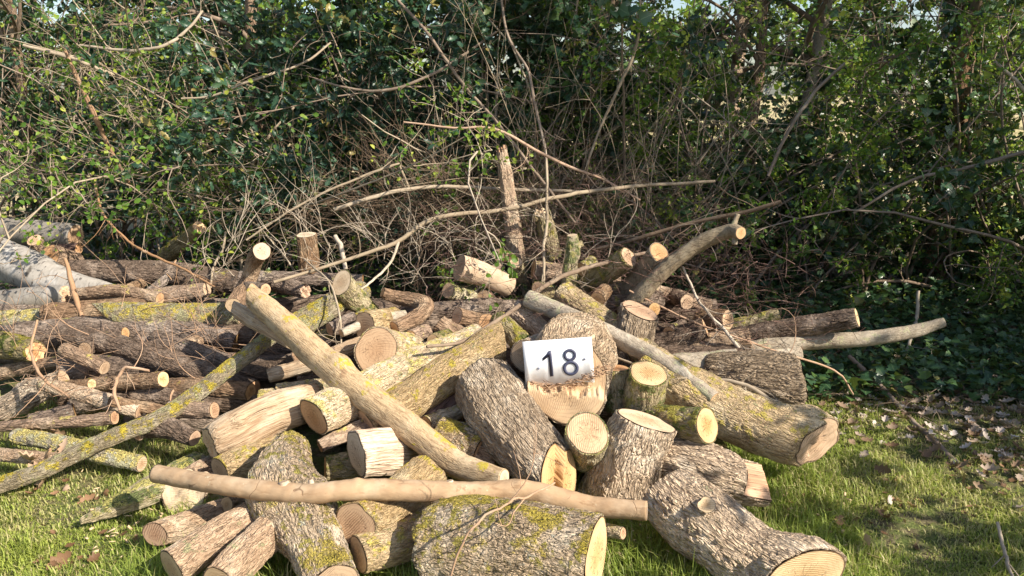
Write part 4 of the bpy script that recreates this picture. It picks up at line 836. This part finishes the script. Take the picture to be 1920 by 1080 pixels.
branch('grey fallen branch slanting over the leaf litter at right', [(1592,668,4,3.9),(1650,722,5,3.7),(1700,775,6,3.5),(1770,845,6,3.1),(1840,900,5,2.95),(1910,950,4,2.8)], 'twig', 12, seed=13)
branch('red-brown bare stick with a pale end hanging over the long thick log', [(1150,668,2,3.15),(1240,700,3,3.0),(1310,708,3.5,2.95),(1380,715,4,2.9),(1430,742,4.5,2.85),(1484,794,5.5,2.75)], 'twigp', 4, seed=14)
branch('drooping branch with a torn end at the right-hand cut logs', [(1280,500,2.2,3.7),(1310,560,2.6,3.6),(1345,610,3.0,3.5),(1395,664,3.7,3.4)], 'twigp', 8, seed=15)
branch('thin vine curving over the huge moss-covered log', [(845,1080,2.2,1.93),(862,1030,2.5,1.93),(900,980,2.5,1.95),(950,944,2.2,2.0),(1000,920,2.2,2.1),(1040,905,1.8,2.2)], 'twigo', 2, seed=16)
branch('long red whip arching over the right of the pile', [(1180,545,2,3.7),(1290,600,2,3.6),(1400,640,2,3.5),(1560,690,2,3.6),(1600,740,1.6,3.6)], 'twigo', 5, seed=17)
branch('small pale upright stake among the ivy at right', [(1722,545,3.0,4.4),(1716,600,3.3,4.35),(1700,660,3.0,4.2)], 'twigp', 2, seed=18)
branch('forked white twig standing above the mossy log at left', [(395,540,2,4.3),(400,500,2.5,4.4),(415,468,2.5,4.45),(423,435,2,4.5)], 'twigp', 4, seed=19)
branch('yellow-lichened twig dangling in front of the white birch', [(122,485,3,4.1),(140,540,5,4.05),(152,590,4,4.0),(158,620,3,3.95)], 'twigo', 4, seed=20)
branch('bare crooked twig standing in front of the lichened pole at left', [(70,600,2,3.4),(60,660,2.5,3.3),(78,705,3,3.2),(130,745,2,3.1)], 'twigo', 5, seed=21)
branch('pale twisted twig beside the glowing pale log end', [(280,695,2.5,3.15),(232,690,3,3.15),(215,735,3.5,3.1),(225,770,2.5,3.05)], 'twigo', 5, seed=22)
branch('small grey stick leaning right of the upright stump', [(628,442,4,4.2),(640,470,4.5,4.15),(648,505,4,4.1)], 'twigp', 1, seed=23)
branch('pale arching hedge branch curving down across the upper middle', [(590,148,1.8,5.0),(650,165,2.2,4.95),(730,170,2.9,4.9),(800,145,2.9,4.9),(860,110,2.5,5.0),(930,60,2.2,5.1)], 'twig', 7, seed=24, slen=(.15,.4))
branch('pale diagonal hedge stem crossing the top centre', [(745,0,2.9,5.1),(800,60,3.2,5.0),(860,150,2.9,4.9),(930,230,2.9,4.8),(1010,330,2.9,4.6),(1080,420,2.2,4.5)], 'twig', 8, seed=25, slen=(.15,.4))
branch('pale upright hedge stem bending left at the top centre', [(940,0,2.2,5.0),(952,70,2.5,4.95),(985,130,2.5,4.9),(1000,200,2.9,4.8),(1020,280,2.5,4.7),(1030,380,2.2,4.6)], 'twig', 8, seed=26, slen=(.15,.4))
branch('grey arching hedge stem right of the top centre', [(1200,0,2.5,5.0),(1195,80,2.9,5.0),(1160,170,2.9,4.95),(1125,240,2.5,4.9),(1100,310,2.2,4.8)], 'twigp', 7, seed=27, slen=(.15,.4))
branch('long grey branch sloping through the hedge at the right edge', [(1920,285,3.6,4.7),(1850,305,3.6,4.75),(1780,325,3.2,4.8),(1700,345,2.9,4.9),(1600,400,2.2,5.0)], 'twig', 7, seed=28, slen=(.15,.4))
branch('brown branch slanting down left in the right half of the hedge', [(1600,105,2.9,4.9),(1540,160,3.2,4.9),(1510,200,3.6,4.9),(1470,270,3.2,4.9),(1440,330,2.9,4.9)], 'twig', 6, seed=29, slen=(.15,.4))
branch('pale branch in the top right corner slanting down to the edge', [(1865,115,2.9,4.6),(1895,145,3.2,4.6),(1930,180,3.6,4.6)], 'twigp', 3, seed=30)
branch('sunlit twig curving along the top left of the hedge', [(150,85,2.2,4.9),(230,95,2.9,4.85),(300,92,3.2,4.8),(350,60,2.9,4.85),(380,20,2.2,4.9)], 'twigp', 9, seed=31, slen=(.15,.4))
branch('thin curved hedge branch rising right from the holly at left', [(340,185,1.8,5.0),(400,180,2.2,5.0),(480,150,2.5,5.0),(570,118,2.2,5.1),(620,80,1.8,5.2)], 'twigp', 6, seed=32, slen=(.1,.3))
branch('thin branch in the grass at the bottom right corner', [(1870,980,3,2.35),(1885,1030,3.5,2.25),(1900,1085,3,2.1)], 'twigp', 3, seed=33)
# the heap of thin brushwood: nobody could count these
def brush(name, label, n, boxes, seed, lens, mats, rr=(.0015, .004), wander=.16, up=.25, gr=-.01):
    g = np.random.default_rng(seed); S_ = []
    for k in range(n):
        x0, x1, y0, y1, Ya, Yb = boxes[g.integers(len(boxes))]
        S_.append(at(g.uniform(x0, x1), g.uniform(y0, y1), g.uniform(Ya, Yb))[0])
    S_ = np.array(S_); d = g.normal(0, 1, (n, 3)) * [1, .45, .35] + [0, 0, up]; s1 = paths(g, S_, d, g.uniform(*lens, n), 10, wander, gr)
    n2 = n * 4; p, dd, _ = sample(g, s1, n2, .15); s2 = paths(g, p, dd + g.normal(0, 1, (n2, 3)) * .6, g.uniform(.08, .35, n2), 7, wander * 1.3)
    tag(tubemesh(name, [tubes(s1, g.uniform(*rr, n), np.full(n, .001), 5), tubes(s2, np.full(n2, .0015), np.full(n2, .0006), 3)], M[mats]), label, 'brushwood', kind='stuff')
brush('brushwood', 'tangled heap of thin grey-brown twigs behind the broken-topped post', 420, [(740,1380,330,500,4.65,5.1),(560,1000,360,480,4.7,5.1)], 1, (.3, 1.0), 'twig', rr=(.001, .0026))
brush('brushwood', 'purplish-red thin twigs piled in the middle of the brushwood heap', 230, [(800,1250,400,560,3.95,4.6),(1150,1500,480,640,3.8,4.4)], 2, (.3, .8), 'red', up=.1)
brush('brushwood', 'pale upright wiry shoots rising from the brushwood into the hedge', 60, [(760,1350,330,460,4.8,5.3)], 3, (.7, 1.9), 'twigp', up=2.2, wander=.14)
brush('brushwood', 'small loose twigs strewn over the left part of the woodpile', 60, [(0,450,560,800,3.3,3.9)], 4, (.15, .4), 'twigo', rr=(.0015, .0025))
brush('brushwood', 'loose sticks strewn on the leaf litter at right', 90, [(1480,1920,560,900,3.6,4.0)], 5, (.2, .7), 'twig', up=0)
brush('brushwood', 'thin dark twigs caught between the logs above the number sign', 75, [(820,1260,470,610,3.35,3.7),(1200,1500,520,660,3.4,3.6)], 6, (.2, .55), 'red', rr=(.0012, .0026), up=.1)
brush('brushwood', 'short pale twigs poking out along the crest of the woodpile', 60, [(400,1300,430,540,4.0,4.4)], 7, (.15, .4), 'twigp', rr=(.0012, .0026), up=.9)
# settle the loose sticks on the ground
o = [o for o in bpy.data.objects if o.get('label', '').startswith('loose sticks')][0]; me = o.data; n_ = len(me.vertices); a = np.empty(n_ * 3, np.float32); me.vertices.foreach_get('co', a); a = a.reshape(-1, 3)
a[:, 2] = np.abs(a[:, 2]) * .12 + .012; me.vertices.foreach_set('co', a.ravel()); me.update()
# ================================================================ fallen leaves
g = np.random.default_rng(21)
def litter(name, label, n, fx, size, mat, cols=None, seed=0, z=(.0, .03), tm=T_DEAD, flat=.75):
    p = np.array([fx() for _ in range(n)]); p[:, 2] = gz(p[:, 0], p[:, 1]) + g.uniform(*z, n)
    o = leafmesh(name, [leaves(p, g.uniform(.6, 1.2, n) * size, tm, g.random(n), seed, flat=flat)], mat); tag(o, label, name.replace('_', ' '), kind='stuff')
def reg(x0, x1, y0, y1):
    def f():
        return onz(g.uniform(x0, x1), g.uniform(y0, y1))
    return f
def clump(cs):
    def f():
        c = cs[g.integers(len(cs))]; return onz(g.normal(c[0], c[2]), g.normal(c[1], c[3]))
    return f
litter('leaf_litter', 'pale grey curled dead leaves littering the shaded ground at right', 1250, clump([(1700,700,100,45),(1800,740,90,45),(1870,800,60,50),(1600,740,60,40),(1560,700,70,40),(1900,660,50,40)]), .056, m_dead, seed=1)
litter('leaf_litter', 'dark leaf litter on the ground behind and under the brushwood', 1400, reg(500, 1900, 560, 640), .075, m_dead, seed=2)
litter('leaf_litter', 'few scraps of dead leaf in the grass round the pile', 130, clump([(1750,960,120,60),(1600,960,80,50),(130,1030,60,30),(100,900,80,40),(1850,900,60,40)]), .035, m_brown, seed=3)
litter('ground_ivy', 'dark ivy creeping over the ground below the hedge at right', 7500, (lambda: onz(g.uniform(1250, 1990), 545 + 215 * g.random() ** 1.5)), .058, m_ivy, seed=4, z=(.01, .14), tm=T_IVY, flat=.3)
litter('ground_ivy', 'dark ivy creeping over the ground below the hedge at left', 2600, reg(-60, 1250, 500, 600), .058, m_ivy, seed=5, z=(.02, .30), tm=T_IVY, flat=.3)
def chips(n):
    p = np.array([onz(g.uniform(150, 1600), g.normal(1010, 50)) for _ in range(n)]); p[:, 2] = gz(p[:, 0], p[:, 1]) + g.uniform(.012, .04, n)
    a = unit(g.normal(0, 1, (n, 3)) * [1, 1, .3]); b = unit(np.cross(a, g.normal(0, 1, (n, 3)))); l = g.uniform(.004, .016, n)[:, None]; w = g.uniform(.002, .005, n)[:, None]; c = np.cross(a, b) * .0012
    V = np.stack([p - a * l - b * w, p + a * l - b * w * .6, p + a * l * .8 + b * w, p - a * l * .9 + b * w * .8], 1); V = np.concatenate([V + c[:, None], V - c[:, None]], 1).reshape(-1, 3)
    F = np.array([[0, 1, 2, 3], [7, 6, 5, 4], [0, 4, 5, 1], [1, 5, 6, 2], [2, 6, 7, 3], [3, 7, 4, 0]]); F = (np.arange(n)[:, None, None] * 8 + F[None]).reshape(-1, 4)
    tag(mesh('wood_chips', V, [F], simple('chip_wood', (.58, .42, .25), .8), smooth=False), 'pale wood chips and sawdust scattered in the grass along the front of the pile', 'wood chips', kind='stuff')
chips(450)
def single(name, label, px, py, sz, mat, seed, z=.02, tm=T_DEAD, n=1, group=None):
    if n > 1:
        p = onz(px, py); rt = empty(name, p); tag(rt, label, 'leaf clump', group); rg_ = np.random.default_rng(seed)
        for k in range(n):
            q = (rg_.normal(0, sz * .3, 3) * [1, 1, .3] + [0, 0, z])[None]; q[:, 2] = np.abs(q[:, 2])
            leafmesh('leaf', [leaves(q, np.array([sz * rg_.uniform(.7, 1.1)]), tm, rg_.random(1), seed + k, upb=1)], mat, rt)
        return
    p = onz(px, py); pp = p[None] + np.random.default_rng(seed).normal(0, sz * .25, (n, 3)) * [1, 1, .3]; pp[:, 2] = np.abs(pp[:, 2]) + z
    o = leafmesh(name, [leaves(pp, np.full(n, sz), tm, np.random.default_rng(seed).random(n), seed, upb=1)], mat, org=p); o.location = p; tag(o, label, 'leaf', group)
single('dead_leaf', 'white folded dead leaf standing in the grass right of the long thick log', 1612, 884, .07, m_dead, 3, .04)
single('dead_leaf', 'small cream leaf in the lawn at right', 1672, 960, .045, m_dead, 4, .03)
single('dead_leaf', 'shiny brown leaf in the lawn right of the forked log', 1578, 976, .06, m_brown, 5, .03)
single('dead_leaf', 'pair of brown leaves in the grass before the shaded litter', 1690, 905, .07, m_brown, 6, .02, n=3)
single('dead_leaf', 'brown star-shaped leaf at the bottom left', 150, 1050, .08, m_brown, 7, .02, n=2)
single('dead_leaf', 'brown leaf in the grass left of the half-split log', 205, 925, .07, m_brown, 8, .02, n=2)
single('dead_leaf', 'pale brown leaf below the yellow-lichened pole at far left', 128, 925, .07, m_pink, 9, .02)
single('dead_leaf', 'curled pinkish leaf clump caught on the yellow-lichened pole', 110, 900, .09, m_pink, 10, .09, n=7)
single('dead_leaf', 'curled brown leaf clump on the leafy ground branch', 85, 830, .09, m_pink, 11, .06, n=7)
single('dead_leaf', 'tan leaf near the bottom right of the lawn', 1632, 1045, .06, m_pink, 12, .03, n=2)
